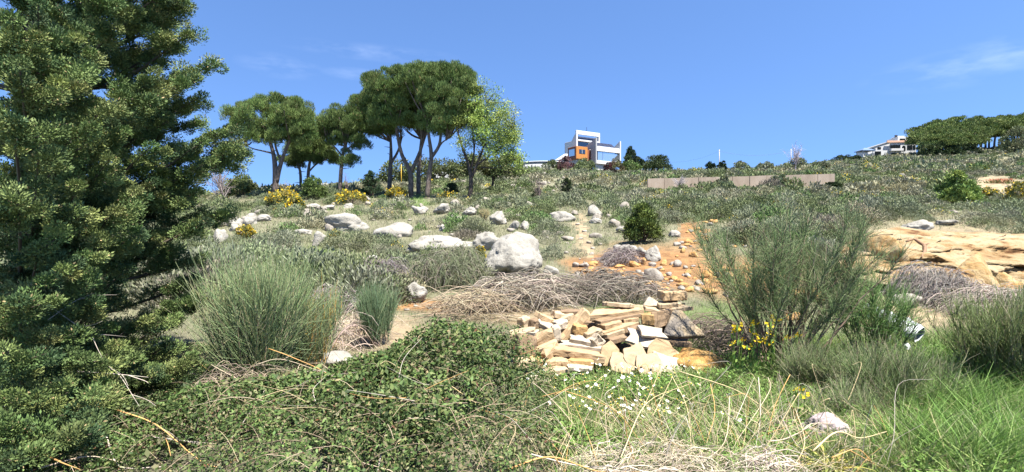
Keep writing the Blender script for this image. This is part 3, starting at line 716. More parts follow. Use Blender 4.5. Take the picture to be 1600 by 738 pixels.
def leafy(name, label, trunks, lobes, Y, base_px, n, per, L, W, cols, wts, group=None, seed=1, cr=.6, limbs=70, bark='bark_dark', mat='leaf', up=.2, lr=.06, parts=True):
    rng = np.random.default_rng(seed)
    B = np.array([Y*(base_px[0]-CX)/F, Y, 0]); B[2] = H(B[:1], B[1:2])[0]
    o = thing(name, label, 'tree', B, 0, group)
    mb = MB(); trunk_from_px(trunks, Y, mb, (1, 1, 1), B); r0 = trunks[0][0][2]*Y/F
    V, Q = tube1([at(trunks[0][0][0], trunks[0][0][1], Y), B-np.array([0, 0, .4])], [r0, r0*1.4], 8); mb.add(V, Q, (1, 1, 1))
    Cn = lobes_px(lobes, Y, rng, n)
    nodes = np.array([at(p[0], p[1], Y) for t in trunks for p in t[1:]])
    for j in rng.choice(len(Cn), min(limbs, len(Cn)), replace=False):
        c = Cn[j]; dd = np.linalg.norm(nodes-c, axis=1)+2*np.maximum(0, nodes[:, 2]-c[2]); a = nodes[int(np.argmin(dd))]
        m = a*.5+c*.5+rng.normal(size=3)*.12*np.linalg.norm(c-a)
        V, Q = tube1([a, m, c], [lr, lr*.7, lr*.25], 5, 3); mb.add(V, Q, (1, 1, 1))
    mb.build('trunk', M[bark], o, origin=B, smooth=True)
    V, Q = clump_cards(Cn, cr*rng.uniform(.7, 1.3, len(Cn)), per, L, W, up, rng, .1, -2)
    c = np.repeat(mix(cols, wts, len(Cn), .2, .08, rng), per, 0)*rng.uniform(.75, 1.25, (len(Q), 1))
    MB().add(V, Q, c).build('crown', M[mat], o, origin=B)
    return o

leafy('broadleaf_tree', 'airy pale green tree in new leaf with a dark forked trunk', [[(734, 311, 5.5), (736, 285, 4.5), (733, 262, 3.6), (724, 235, 2.6), (715, 205, 1.8), (716, 180, 1)], [(736, 280, 3.5), (746, 255, 2.8), (756, 228, 2.2), (762, 195, 1.5), (760, 160, .9)], [(745, 258, 2.2), (770, 240, 1.8), (792, 222, 1.2), (803, 205, .8)], [(735, 270, 2.2), (741, 235, 1.8), (738, 200, 1.3), (742, 165, .8)], [(752, 262, 1.6), (780, 262, 1.2), (800, 250, .8)]],
      [(768, 188, 46, 44), (757, 150, 30, 26), (790, 200, 26, 32), (780, 235, 36, 26), (730, 205, 22, 40), (800, 250, 20, 18), (765, 215, 40, 30)], 53, (734, 312), 160, 130, .20, .085, [(.17, .225, .05), (.21, .245, .06), (.12, .165, .042)], [5, 3, 2], seed=21, cr=.85, limbs=120)
OLIVE = [(.085, .10, .035), (.11, .12, .05), (.06, .075, .03)]
leafy('olive_tree', 'dark spreading low tree behind the pale green tree', [[(768, 300, 3), (770, 278, 2.4), (760, 262, 1.6), (745, 255, 1)], [(770, 280, 2), (785, 265, 1.5), (800, 256, 1)]], [(765, 254, 48, 14), (790, 262, 36, 16), (740, 258, 28, 14), (810, 268, 20, 10)], 66, (768, 301), 80, 80, .34, .16, OLIVE, [4, 3, 2], seed=22, cr=.8, limbs=40)
leafy('olive_tree', 'flat topped olive green tree behind the pine trunks', [[(690, 292, 3), (690, 276, 2.2), (680, 264, 1.4)], [(690, 278, 2), (705, 266, 1.4)]], [(690, 262, 34, 12), (668, 265, 22, 12), (715, 264, 24, 10)], 90, (690, 287), 60, 70, .42, .2, OLIVE, [3, 3, 1], seed=23, cr=1.1, limbs=25)
leafy('olive_tree', 'olive green tree left of the yellow post'.replace('left', 'west'), [[(622, 290, 2), (622, 276, 1.6), (616, 266, 1)]], [(622, 268, 22, 16), (606, 276, 14, 12), (640, 270, 14, 12)], 84, (622, 288), 44, 70, .4, .2, OLIVE, [3, 3, 1], seed=24, cr=1.0, limbs=18)

# bare trees
def bare_tree(label, base, top, Y, spread, seed, cols=(.20, .16, .15), n=26, r0=.09, group=None, lean=0):
    rng = np.random.default_rng(seed)
    B = np.array([Y*(base[0]-CX)/F, Y, 0]); B[2] = H(B[:1], B[1:2])[0]
    o = thing('bare_tree', label, 'tree', B, 0, group)
    hgt = Y*(base[1]-top)/F
    tr = MB(); T0 = [B+np.array([0, 0, -.2]), B+np.array([lean*.3*hgt, 0, hgt*.3]), B+np.array([lean*.7*hgt, 0, hgt*.55])]
    V, Q = tube1(T0, [r0, r0*.75, r0*.5], 7); tr.add(V, Q, cols)
    tr.build('trunk', M['twig'], o, origin=B)
    tw = MB()
    for k in range(n):
        f = rng.uniform(.25, 1); p = T0[0]*(1-f)+T0[2]*f; d = nrm(np.array([rng.normal()*spread+lean, rng.normal()*spread, 1.]))
        l = hgt*rng.uniform(.35, .6)
        e = p+d*l; m = p*.5+e*.5+rng.normal(size=3)*l*.08
        V, Q = tube1([p, m, e], [r0*.42, r0*.28, r0*.1], 4, 3); tw.add(V, Q, cols)
        for q in range(9):
            g_ = rng.uniform(.25, 1); pp = p*(1-g_)+e*g_; dd = nrm(d+rng.normal(size=3)*.7); ll = l*rng.uniform(.2, .45)
            V, Q = tube1([pp, pp+dd*ll*.5+rng.normal(size=3)*ll*.06, pp+dd*ll], [r0*.18, r0*.13, r0*.05], 3, 2); tw.add(V, Q, cols)
    tw.build('branchwork', M['twig'], o, origin=B)
    return o
bare_tree('leafless purplish grey tree beside the cypress branches', (352, 313), 252, 54, .55, 31, (.17, .14, .13), 30, .10, lean=-.25)
bare_tree('leafless thin tree on the ridge beside the utility pole', (1243, 268), 226, 120, .35, 32, (.28, .24, .25), 20, .14)
bare_tree('thin bare sapling among the white stones below the house', (843, 307), 262, 50, .35, 33, (.12, .09, .08), 16, .05)
bare_tree('bare grey tangled bush in front of the concrete wall', (1062, 300), 276, 66, 1.1, 34, (.36, .32, .31), 60, .05)
bare_tree('leafless brown sapling beside the slim umbrella pine', (540, 303), 268, 57, .25, 35, (.2, .14, .12), 10, .035)
bare_tree('tiny leafless shrub near the forked pine trunk', (447, 303), 275, 56, .4, 36, (.2, .17, .16), 14, .04)

# shrubs and small trees known one by one
def shrub(name, label, px, top, bot, halfw, cols, wts, seed, n=40, per=70, L=.14, W=.07, Y=None, group=None, cr=None, mat='leaf', cat='shrub', cone=0., flowers=None, up=.5):
    rng = np.random.default_rng(seed)
    P = gp(px, bot) if Y is None else on(Y*(px-CX)/F, Y)
    s = P[1]/F; h = (bot-top)*s; w = halfw*s
    d = rdir(n, rng); d[:, 2] = np.abs(d[:, 2]); t = rng.uniform(.35, 1, n)**.5
    Cn = np.stack([d[:, 0]*w*t, d[:, 1]*w*t, .12*h+d[:, 2]*h*.86*t], -1)
    if cone: Cn[:, :2] *= np.clip(1-cone*(Cn[:, 2:3]/h-.2), .12, 1)
    cr = cr or .32*min(w, h)
    V, Q = clump_cards(Cn, cr*rng.uniform(.7, 1.2, n), per, L, W, up, rng, .3, -.7)
    c = np.repeat(mix(cols, wts, n, .18, .08, rng), per, 0)*rng.uniform(.7, 1.3, (len(Q), 1))
    o = thing(name, label, cat, P, rng.uniform(0, .1), group)
    mb = MB()
    for k in range(min(n, 22)):
        a = np.array([rng.normal()*.05, rng.normal()*.05, -.1]); 
        V2, Q2 = tube1([a, Cn[k]*.5+np.array([0, 0, .08*h]), Cn[k]], [.03*max(1, h/2), .02*max(1, h/2), .008], 4, 2); mb.add(V2, Q2, (.13, .10, .075))
    mb.build('branchwork', M['twig'], o)
    MB().add(V, Q, c).build('foliage', M[mat], o)
    if flowers:
        m_, fl, fs, fc = flowers
        i = rng.choice(n, m_); dd = rdir(m_, rng); dd[:, 2] = np.abs(dd[:, 2])
        Pq = Cn[i]+dd*cr*rng.uniform(.8, 1.15, m_)[:, None]
        V, Q = cards(Pq, nrm(dd+rdir(m_, rng)*.6), fl, fs, rng); MB().add(V, Q, vary(fc, m_, .2, .08, rng)).build('blossom', M['flower'], o)
    return o
GREEN = [(.075, .105, .03), (.05, .075, .022), (.10, .135, .04)]
DARK = [(.03, .045, .018), (.045, .06, .022), (.02, .032, .014)]
shrub('evergreen_shrub', 'round dark green evergreen shrub above the orange earth bank', 1004, 314, 380, 27, [(.10, .13, .03), (.065, .09, .022), (.04, .06, .016)], [4, 3, 2], 51, 90, 110, .10, .05, cone=.55)
shrub('young_tree', 'bushy bright green young tree alone on the far slope', 1496, 243, 298, 27, [(.18, .235, .06), (.13, .175, .045), (.08, .12, .033)], [4, 3, 1], 52, 70, 90, .26, .12, Y=46, cone=.5, cat='tree')
shrub('evergreen_shrub', 'small dark evergreen on the slope below the house', 886, 275, 308, 9, DARK, [1, 2, 1], 53, 34, 60, .16, .08, cone=.3)
shrub('evergreen_shrub', 'dark upright leafy bush between two pine groups', 580, 264, 308, 16, [(.04, .062, .028), (.055, .08, .035)], [1, 1], 54, 46, 80, .2, .1, Y=55, cone=.4)
shrub('evergreen_shrub', 'mid green bush at the foot of the short pines', 489, 272, 309, 20, GREEN, [2, 1, 2], 55, 50, 80, .2, .1, Y=53, cone=.4)
shrub('evergreen_shrub', 'small very dark bush beside the tallest pine trunk', 706, 284, 306, 11, DARK, [1, 1, 1], 56, 24, 70, .18, .09, cone=.2)
shrub('evergreen_shrub', 'low dark shrub in the field of white stones', 838, 290, 312, 7, DARK, [1, 2, 1], 57, 16, 60, .14, .07)
shrub('round_shrub', 'round clipped looking olive bush beside the leafless tree', 376, 283, 314, 27, [(.10, .115, .04), (.075, .09, .03)], [1, 1], 58, 60, 90, .26, .12, Y=64)
shrub('evergreen_shrub', 'yellowish green bush beside the cypress at the ridge', 275, 275, 322, 26, [(.14, .17, .05), (.10, .13, .04)], [1, 1], 59, 50, 90, .25, .1, Y=50, cone=.5)
shrub('dark_conifer', 'black green pointed conifer next to the modern house', 985, 233, 274, 14, DARK, [1, 1, 2], 60, 46, 80, .55, .22, Y=150, cone=.7, mat='needle', cat='tree', up=1)
shrub('dark_conifer', 'black green shorter conifer between house and round pine', 998, 243, 274, 12, DARK, [1, 1, 2], 61, 40, 80, .55, .22, Y=152, cone=.6, mat='needle', cat='tree', up=1)
shrub('round_pine', 'small dome shaped dark pine on the ridge east of the house', 1027, 243, 271, 19, [(.045, .06, .022), (.03, .045, .016)], [1, 1], 62, 60, 90, .5, .2, Y=145, mat='needle', cat='tree', up=1)
shrub('garden_shrub', 'light green round shrub against the house wall', 985, 258, 277, 16, [(.10, .13, .045), (.07, .10, .03)], [1, 1], 63, 30, 80, .5, .25, Y=141)
shrub('garden_shrub', 'reddish green shrub by the house corner', 962, 256, 276, 12, [(.13, .12, .06), (.10, .08, .05)], [1, 1], 64, 26, 70, .5, .22, Y=140)
shrub('garden_shrub', 'purple leaved shrub under the orange box room', 884, 252, 273, 14, [(.10, .05, .05), (.07, .04, .035)], [1, 1], 65, 30, 70, .45, .2, Y=140)
shrub('garden_shrub', 'wide olive green shrub on the house terrace', 912, 257, 275, 18, [(.10, .12, .05), (.075, .095, .04)], [1, 1], 66, 40, 70, .45, .2, Y=139)
shrub('garden_shrub', 'dark red shrub before the basement wall', 950, 258, 275, 8, [(.10, .04, .04), (.07, .05, .04)], [1, 1], 67, 18, 70, .4, .18, Y=139)
shrub('garden_shrub', 'olive shrub beside the curved terrace wall', 862, 258, 274, 14, [(.10, .12, .05), (.07, .09, .035)], [1, 1], 68, 26, 70, .45, .2, Y=139)
for k, (x, t, b, w, lab) in enumerate([(1110, 256, 274, 9, 'dark squat tree at the foot of the utility pole'), (1128, 252, 274, 8, 'dark pointed tree east of the utility pole'), (1158, 257, 274, 13, 'grey green round bush on the skyline'), (1240, 255, 276, 16, 'grey green wide bush above the concrete wall'),
                                      (1318, 246, 258, 14, 'low black green hedge bush near the blue roofed kiosk'), (1335, 247, 257, 9, 'small black green hedge bush under the kiosk'), (1196, 262, 277, 12, 'low olive bush behind the concrete wall'), (1282, 258, 273, 12, 'low grey bush behind the wall end'), (1300, 288, 296, 12, 'dark low bush at the end of the wall'), (1218, 279, 300, 12, 'grey bush standing before the concrete wall'), (1130, 284, 302, 12, 'olive bush standing before the concrete wall')]):
    dk = 'dark' in lab or 'black' in lab
    shrub('ridge_bush', lab, x, t, b, w, DARK if dk else [(.15, .16, .09), (.125, .14, .075)], [1, 1, 1] if dk else [1, 1], 80+k, 26, 70, .42, .18, Y=68 if b > 280 else (172 if 1300 < x < 1345 else 125))
YEL = (.50, .34, .02)
for k, (x, t, b, w, lab) in enumerate([(440, 296, 322, 22, 'yellow flowering bush under the forked umbrella pine'), (548, 301, 318, 26, 'long low yellow flowering bush beyond the white rocks'), (620, 293, 312, 15, 'yellow flowering bush at the foot of the crooked pine'), (384, 354, 374, 14, 'yellow flowering clump in front of the rock heap'), (524, 362, 382, 10, 'yellow flowering clump against the squarish cracked rock'),
                                      (620, 380, 394, 7, 'small yellow flowering clump near the flat outcrop'), (750, 386, 408, 8, 'yellow flowering weed beside the big boulder'), (700, 302, 312, 18, 'sparse yellow bush beyond the tallest pine'), (462, 310, 330, 12, 'sparse yellow flowering bush above the grey scrub'), (1045, 322, 332, 6, 'tiny yellow bush above the green shrub'), (1590, 281, 315, 14, 'yellow green bush at the edge of the sandy plot'), (1545, 296, 310, 18, 'yellow weed patch below the red tipped succulents')]):
    sp = 'sparse' in lab or 'weed' in lab or 'tiny' in lab or 'green' in lab
    shrub('yellow_bush', lab, x, t, b, w, [(.15, .14, .04), (.11, .12, .04)], [1, 1], 110+k, 34, 60, .11 if b > 330 else .2, .045 if b > 330 else .08, flowers=(90 if sp else 300, .10 if b > 330 else .2, .07 if b > 330 else .13, YEL), group='yellow flowering bushes')

# grove of umbrella pines on the far crest: three grown trees, copied
def far_pine(seed):
    rng = np.random.default_rng(seed)
    o = thing('umbrella_pine', 'x', 'tree', (0, 0, 0)); h = 12.5
    mb = MB(); lean = rng.uniform(-.8, .8)
    V, Q = tube1([(0, 0, -1), (lean*.2, 0, 3), (lean*.6, .1, 6), (lean, 0, 8.5)], [.30, .26, .22, .16], 7); mb.add(V, Q, (1, 1, 1))
    n = 100; d = rdir(n, rng); d[:, 2] = np.abs(d[:, 2]); Cn = d*np.array([5.3, 5.3, 5.8])*rng.uniform(.35, 1, (n, 1))+np.array([lean, 0, 5.2])
    for j in range(12):
        V, Q = tube1([(lean*.8, 0, 7), (Cn[j]*.5+np.array([lean, 0, 7.5])*.5), Cn[j]], [.12, .09, .04], 5, 2); mb.add(V, Q, (1, 1, 1))
    mb.build('trunk', M['bark'], o)
    V, Q = clump_cards(Cn, 1.2*rng.uniform(.75, 1.2, n), 110, .75, .2, 1.0, rng, .45)
    c = np.repeat(vary((.10, .128, .038), n, .2, .06, rng), 110, 0)*rng.uniform(.7, 1.3, (len(Q), 1))
    MB().add(V, Q, c).build('crown', M['needle'], o)
    return o
def copy_tree(o):
    c = o.copy(); C.objects.link(c)
    for ch in o.children:
        k = ch.copy(); C.objects.link(k); k.parent = c
    return c
def grove():
    rng = np.random.default_rng(5)
    protos = [far_pine(s) for s in (201, 202, 203)]
    spots = []
    # px of the trunk, image row of the crown top, distance
    rowA = [(1442, 196, 190), (1452, 190, 182), (1463, 198, 176), (1472, 186, 186), (1482, 194, 178), (1491, 183, 190), (1500, 192, 180), (1511, 182, 192), (1520, 190, 184), (1458, 205, 172), (1478, 204, 170), (1500, 204, 172), (1522, 200, 176)]
    rowB = [(1533, 179, 192), (1545, 180, 196), (1553, 177, 190), (1566, 178, 198), (1574, 175, 192), (1585, 176, 200), (1598, 174, 194), (1612, 173, 198), (1628, 172, 200)]
    back = [(1450, 183, 208), (1470, 178, 212), (1490, 175, 214), (1515, 176, 212), (1540, 174, 214), (1565, 173, 216), (1590, 171, 214), (1615, 170, 214)]
    it = []
    for k, (px, top, Y) in enumerate(rowA+rowB+back):
        o = protos[k] if k < 3 else copy_tree(protos[k % 3])
        B = on(Y*(px-CX)/F, Y); h = Y*(CY-top)/F-B[2]
        s = max(h, 6)/13.0
        o.location = B.tolist(); o.rotation_euler = (0, 0, rng.uniform(0, 6)); o.scale = (min(max(s*1.2, 1.0), 1.4),)*2+(s,)
        o['category'] = 'tree'; o['group'] = 'umbrella pines of the far grove'
        where_ = 'in front on the villa side' if k < 13 else ('with a bare trunk against the sky' if k < 22 else 'at the back of the grove')
        it.append((o, where_, h*F/Y))
    by = {}
    for o, w, s in it: by.setdefault(w, []).append((-s, o))
    for w, v in by.items():
        v.sort(key=lambda t: t[0])
        for i, (_, o) in enumerate(v): o['label'] = f'{ORD[i] if i < len(ORD) else "smallest"} dark umbrella pine of the far grove {w}'
grove()
for k_, (x_, t_, w_) in enumerate([(1446, 222, 13), (1468, 226, 14), (1492, 227, 15), (1516, 228, 12)]):  # dark bushes added to stand for the shade around the trunks
    shrub('grove_shrub_and_shade', f'dark bush shape added for the shade below the far grove, {["next to the villa", "second from the villa", "third from the villa", "beside the bare trunks"][k_]}', x_, t_, 249, w_, DARK, [1, 1, 1], 150+k_, 34, 70, .6, .26, Y=168)
shrub('grove_shrub_and_shade', 'grey green leafy shrub under the far grove', 1592, 205, 246, 22, [(.15, .16, .08), (.11, .13, .06)], [1, 1], 140, 60, 80, .6, .25, Y=165, cat='tree')

# ------------------------------------------------------------------ the cypress close by
def cypress():
    rng = np.random.default_rng(17)
    Y0 = 6.6; X0 = Y0*(45-CX)/F; B = on(X0, Y0)
    o = thing('cypress_tree', 'tall dense dark green cypress with layered branches beside the tall broom', 'tree', B)
    tr = MB(); V, Q = tube1([B+np.array([0, 0, -.3]), B+np.array([.05, 0, 2]), B+np.array([-.03, .05, 4.5]), B+np.array([0, 0, 8])], [.24, .19, .14, .04], 10); tr.add(V, Q, (1, 1, 1))
    tr.build('trunk', M['bark_dark'], o, origin=B, smooth=True)
    # branch ends: first those that draw the outline in the photograph, then a filling of the sides, then shading boughs overhead
    ends = []
    for px, py, Y in [(278, 4, 6.3), (262, 30, 6.6), (292, 55, 6.2), (262, 70, 6.8), (240, 84, 6.4), (330, 100, 6.3), (300, 112, 6.6), (286, 130, 6.0), (315, 150, 6.5), (298, 168, 6.8), (262, 190, 6.2), (290, 196, 6.9), (342, 208, 6.5), (316, 222, 6.1), (384, 240, 6.4), (350, 236, 6.7), (330, 252, 6.2), (264, 265, 6.4), (240, 285, 6.0), (308, 300, 6.4), (288, 312, 6.9), (346, 334, 6.5), (322, 348, 6.2), (300, 340, 6.7),
                      (236, 372, 6.2), (262, 392, 6.5), (300, 408, 6.8), (304, 440, 6.6), (308, 468, 6.3), (272, 496, 6.0), (262, 540, 5.8), (282, 575, 5.6), (240, 590, 5.4), (205, 630, 5.0), (285, 600, 6.2),
                      (215, 20, 5.9), (180, 45, 5.6), (150, 10, 5.4), (230, 130, 5.7), (205, 155, 5.4), (190, 205, 5.2), (235, 230, 5.5), (170, 250, 4.9), (210, 300, 5.3), (180, 330, 5.0), (120, 290, 4.6), (215, 250, 6.0), (150, 180, 4.8), (90, 130, 4.4), (60, 60, 4.3), (30, 100, 4.0), (110, 210, 4.5), (60, 250, 4.1), (20, 190, 3.9), (90, 330, 4.5), (30, 320, 4.0), (140, 110, 5.0), (120, 60, 4.9),
                      (60, 390, 4.4), (130, 400, 4.7), (190, 380, 5.2), (70, 440, 4.3), (110, 430, 4.5), (30, 470, 4.0), (80, 520, 4.3), (30, 560, 3.9), (150, 470, 4.9), (200, 420, 5.3), (230, 500, 5.6), (60, 620, 3.7), (120, 640, 3.9), (30, 670, 3.5), (90, 690, 3.5), (160, 600, 4.5), (20, 720, 3.3), (130, 560, 4.4), (210, 560, 5.1), (180, 540, 4.9),
                      (60, 8, 4.5), (100, 20, 4.9), (20, 30, 4.1), (40, 150, 4.3)]:
        ends.append((at(px, py, Y), 1))
    for k in range(34):
        z = rng.uniform(.3, 7.2); r = np.interp(z, [0, 1.5, 4, 7.5], [1.7, 2.2, 1.9, .9])*rng.uniform(.6, 1.05); a = rng.uniform(.9, 1.45*math.pi)
        ends.append((B+np.array([math.cos(a)*r, math.sin(a)*r, z]), 0))
    for k in range(46):  # unseen boughs above the view, added to shade the lower crown
        a = rng.normal()*.55-.65; r = rng.uniform(1.3, 2.5); ends.append((B+np.array([math.cos(a)*r, math.sin(a)*r, rng.uniform(4.9, 7.0)]), 0))
    Bp, Br, Cn, Cd, Cr, tw = [], [], [], [], [], []
    for e, key in ends:
        hd = np.linalg.norm((e-B)[:2]); z0 = np.clip(e[2]-B[2]-.25*hd+rng.normal()*.15, .15, 7.6)
        a = B+np.array([0, 0, z0]); m = a*.5+e*.5+np.array([0, 0, -.09*hd])+rng.normal(size=3)*.05
        pts = np.stack([a, a*.56+m*.44, m, m*.5+e*.5+np.array([0, 0, -.02]), e]); Bp.append(pts); Br.append([.045, .036, .026, .015, .006])
        n = int(3+2.7*hd)
        for q in range(n):
            t = rng.uniform(.30, 1)**.85
            i = min(int(t*4), 3); f = t*4-i; p = pts[i]*(1-f)+pts[i+1]*f
            d = nrm((pts[i+1]-pts[i])[None])[0]; sd = nrm(np.cross(d, UP)[None])[0]*(1 if q % 2 else -1)
            l = rng.uniform(.14, .44)*(1.2-.75*t)*min(1.25, hd/1.6+.25); bd = nrm((d*rng.uniform(.4, 1)+sd*rng.uniform(.5, 1)+UP*rng.normal()*.22)[None])[0]
            tw.append(np.stack([p, p+bd*l*.5, p+bd*l+UP*.05*l]))
            for u in (.42, .75, 1.0):
                Cn.append(p+bd*l*u+UP*(.06*l*u*u+rng.normal()*.03)+rng.normal(size=3)*.03); Cd.append(nrm((bd*.6+UP*.5+rng.normal(size=3)*.35)[None])[0]); Cr.append(rng.uniform(.06, .145)*(1.2-.4*t))
        for u in np.linspace(.8, 1, 3): Cn.append(m*(1-u)+e*u); Cd.append(nrm((e-m+UP*.1)[None])[0]); Cr.append(.07)
    V, Q = tubes(np.array(tw), np.array([[.009, .006, .003]]), 4, rng); twm = (V, Q)
    V, Q = tubes(np.array(Bp), np.array(Br), 5, rng); br = MB().add(V, Q, vary((.07, .058, .045), len(Q), .2, .05, rng)); br.add(*twm, (.07, .055, .04)); br.build('branchwork', M['twig'], o, origin=B)
    Cn, Cd, Cr = np.array(Cn), np.array(Cd), np.array(Cr); per = 350; n = len(Cn); print('cypress tufts', n)
    D = rdir(n*per, rng); dd = np.repeat(Cd, per, 0); rr = np.repeat(Cr, per)
    # each clump is a flattened tuft drawn out along its twig
    P = np.repeat(Cn, per, 0)+D*(rr*rng.uniform(.25, 1, n*per)**.7)[:, None]*np.array([1.05, 1.05, .7])+dd*(rng.uniform(-.35, .5, n*per)*rr)[:, None]
    L = rng.uniform(.016, .036, n*per)
    V, Q = cards(P, nrm(dd*.5+D*.9+UP*.25+rdir(n*per, rng)*.3), L, L*.42, rng)
    c = np.repeat(mix([(.10, .13, .042), (.072, .105, .034), (.135, .155, .052), (.045, .072, .03)], [4, 4, 2, 2], n, .15, .06, rng), per, 0)*rng.uniform(.72, 1.28, (n*per, 1))
    bl = rng.random(n*per) < .012; c[bl] = np.array([.30, .22, .11])
    MB().add(V, Q, c).build('crown', M['conifer'], o, origin=B)
cypress()
# ------------------------------------------------------------------ brooms
def broom(label, base, H_, R, n_main, shoots, cols, wts, seed, open_=.6, wood=(.17, .13, .085), r=.0036, group='broom shrubs', tips=None, tmin=.25, upf=.5, ylim=None, sl=(.22, .5), jit=.42):
    rng = np.random.default_rng(seed)
    o = thing('broom_shrub', label, 'shrub', base, 0, group)
    az = rng.uniform(0, 2*np.pi, n_main); th = open_*np.sqrt(rng.random(n_main))
    l = H_*rng.uniform(.5, .8, n_main)
    d = np.stack([np.cos(az)*np.sin(th), np.sin(az)*np.sin(th)*.8, np.cos(th)], -1)
    b0 = np.stack([rng.normal(size=n_main)*.10*R, rng.normal(size=n_main)*.10*R, np.full(n_main, -.06)], -1)
    t = np.linspace(0, 1, 7)
    P = b0[:, None]+d[:, None]*(l[:, None]*t)[..., None]+UP*(.16*l[:, None]*t**2)[..., None]
    P += np.cumsum(rng.normal(size=P.shape)*.012*H_, axis=1)*np.array([1, 1, .3])
    MB().add(*(tubes(P, .011*H_/1.6*(1-.75*t)[None]*rng.uniform(.6, 1.3, (n_main, 1)), 4, rng)), (0.1, .1, .1))
    mb = MB(); V, Q = tubes(P, .009*H_/1.6*(1-.72*t)[None]*rng.uniform(.6, 1.4, (n_main, 1)), 4, rng); mb.add(V, Q, vary(wood, len(Q), .3, .1, rng)); mb.build('woody_base', M['twig'], o)
    n = n_main*shoots; k = np.repeat(np.arange(n_main), shoots); tt = tmin+(1-tmin)*rng.random(n)**.8
    i = np.minimum((tt*6).astype(int), 5); f = (tt*6-i)[:, None]
    S = P[k, i]*(1-f)+P[k, i+1]*f; T = nrm(P[k, i+1]-P[k, i])
    D = nrm(T+rng.normal(size=(n, 3))*jit+UP*upf)
    L = H_*rng.uniform(sl[0], sl[1], n)
    u = np.linspace(0, 1, 4)
    Q_ = S[:, None]+D[:, None]*(L[:, None]*u)[..., None]+UP*(.12*L[:, None]*u**2)[..., None]
    Q_ += np.cumsum(rng.normal(size=Q_.shape)*.010, axis=1)
    V, Q = tubes(Q_, r*(1-.6*u)[None]*rng.uniform(.7, 1.3, (n, 1)), 3, rng)
    c = mix(cols, wts, n, .22, .08, rng)
    if tips is not None:
        x = Q_[:, -1, 0]; m = (x > tips[0]) & (x < tips[1]) & (rng.random(n) < tips[2]); c[m] = vary(tips[3], m.sum(), .2, .1, rng)
    MB().add(V, Q, np.repeat(c, 9, 0)).build('green_shoots', M['stem'], o)
    return o
GB = [(.16, .205, .095), (.12, .165, .07), (.21, .235, .115), (.26, .24, .14)]
b1 = gp(405, 590, 3); b1 = on(6.4*(400-CX)/F, 6.4)
broom('tall upright green broom between the cypress and the brambles', b1+np.array([0, 0, 0]), 1.62, .8, 90, 44, GB, [5, 4, 3, 1.2], 601, .5, sl=(.14, .48), jit=.55)
broom('shorter green broom with orange tipped stems joined to the tall one', on(7.1*(478-CX)/F, 7.1), 1.22, .8, 60, 38, GB, [5, 3, 3, 2], 602, .42, tips=(-.35, .5, .10, (.50, .28, .05)))
broom('small bluish green broom in front of the grey thicket', on(9.2*(588-CX)/F, 9.2), 1.02, .7, 46, 36, [(.12, .175, .09), (.095, .14, .07), (.17, .20, .105)], [4, 3, 2], 603, .5, r=.0042)
broom('big spreading broom with open brown stems above the yellow flowers', on(7.6*(1215-CX)/F, 7.6), 2.85, 1.9, 66, 104, [(.12, .165, .065), (.09, .125, .05), (.165, .19, .09), (.20, .17, .105)], [5, 4, 3, 1.5], 604, .80, tmin=.5, upf=.4, jit=.75, sl=(.05, .14), r=.0034)
broom('middle sized green broom over the white pipe', on(7.9*(1362-CX)/F, 7.9), 1.6, .9, 40, 50, [(.12, .20, .06), (.09, .15, .05), (.15, .19, .075)], [5, 3, 2], 605, .7, tmin=.45, upf=.4, jit=.6, sl=(.10, .24), r=.0038)
broom('dense dark broom at the east edge above the shaded gully', on(6.6*(1575-CX)/F, 6.6), 1.38, 1.3, 100, 46, [(.17, .205, .08), (.13, .17, .06), (.21, .225, .11), (.25, .22, .14)], [4, 4, 2, 1.5], 606, .75, sl=(.14, .3))
broom('dense dark broom beyond the frame edge joined to the gully broom', on(6.2*(1690-CX)/F, 6.2), 1.5, 1.3, 90, 46, [(.10, .125, .05), (.075, .10, .04), (.14, .15, .07)], [4, 4, 2], 607, .75, sl=(.14, .3))
broom('thin greyish broom with dry stems beside the purplish stone', on(5.9*(1375-CX)/F, 5.9), .8, .9, 50, 44, [(.14, .175, .075), (.21, .195, .12), (.11, .15, .055)], [4, 2, 3], 608, 1.1, jit=.7, tmin=.2, r=.003)
broom('low dry greyish broom under the big spreading broom', on(6.6*(1270-CX)/F, 6.6), .7, .9, 50, 44, [(.14, .175, .075), (.21, .195, .12), (.11, .15, .055)], [4, 3, 2], 609, 1.1, jit=.7, tmin=.2, r=.003)
broom('low fine grey green broom between the white pipe and the lush grass', on(6.2*(1425-CX)/F, 6.2), .75, .9, 50, 44, [(.14, .18, .075), (.22, .205, .12), (.11, .16, .055)], [4, 3, 2], 611, 1.1, jit=.7, tmin=.2, r=.003)
broom('low tangled grey broom just behind the purplish stone', on(5.5*(1330-CX)/F, 5.5), .5, .8, 44, 40, [(.15, .18, .08), (.22, .20, .13), (.11, .16, .055)], [4, 3, 2], 612, 1.15, jit=.75, tmin=.2, r=.0026)
broom('straw coloured upright grass tussock beside the split rock', gp(757, 345), .75, .5, 40, 22, [(.34, .29, .16), (.28, .25, .13)], [1, 1], 610, .55, r=.008, group=None)

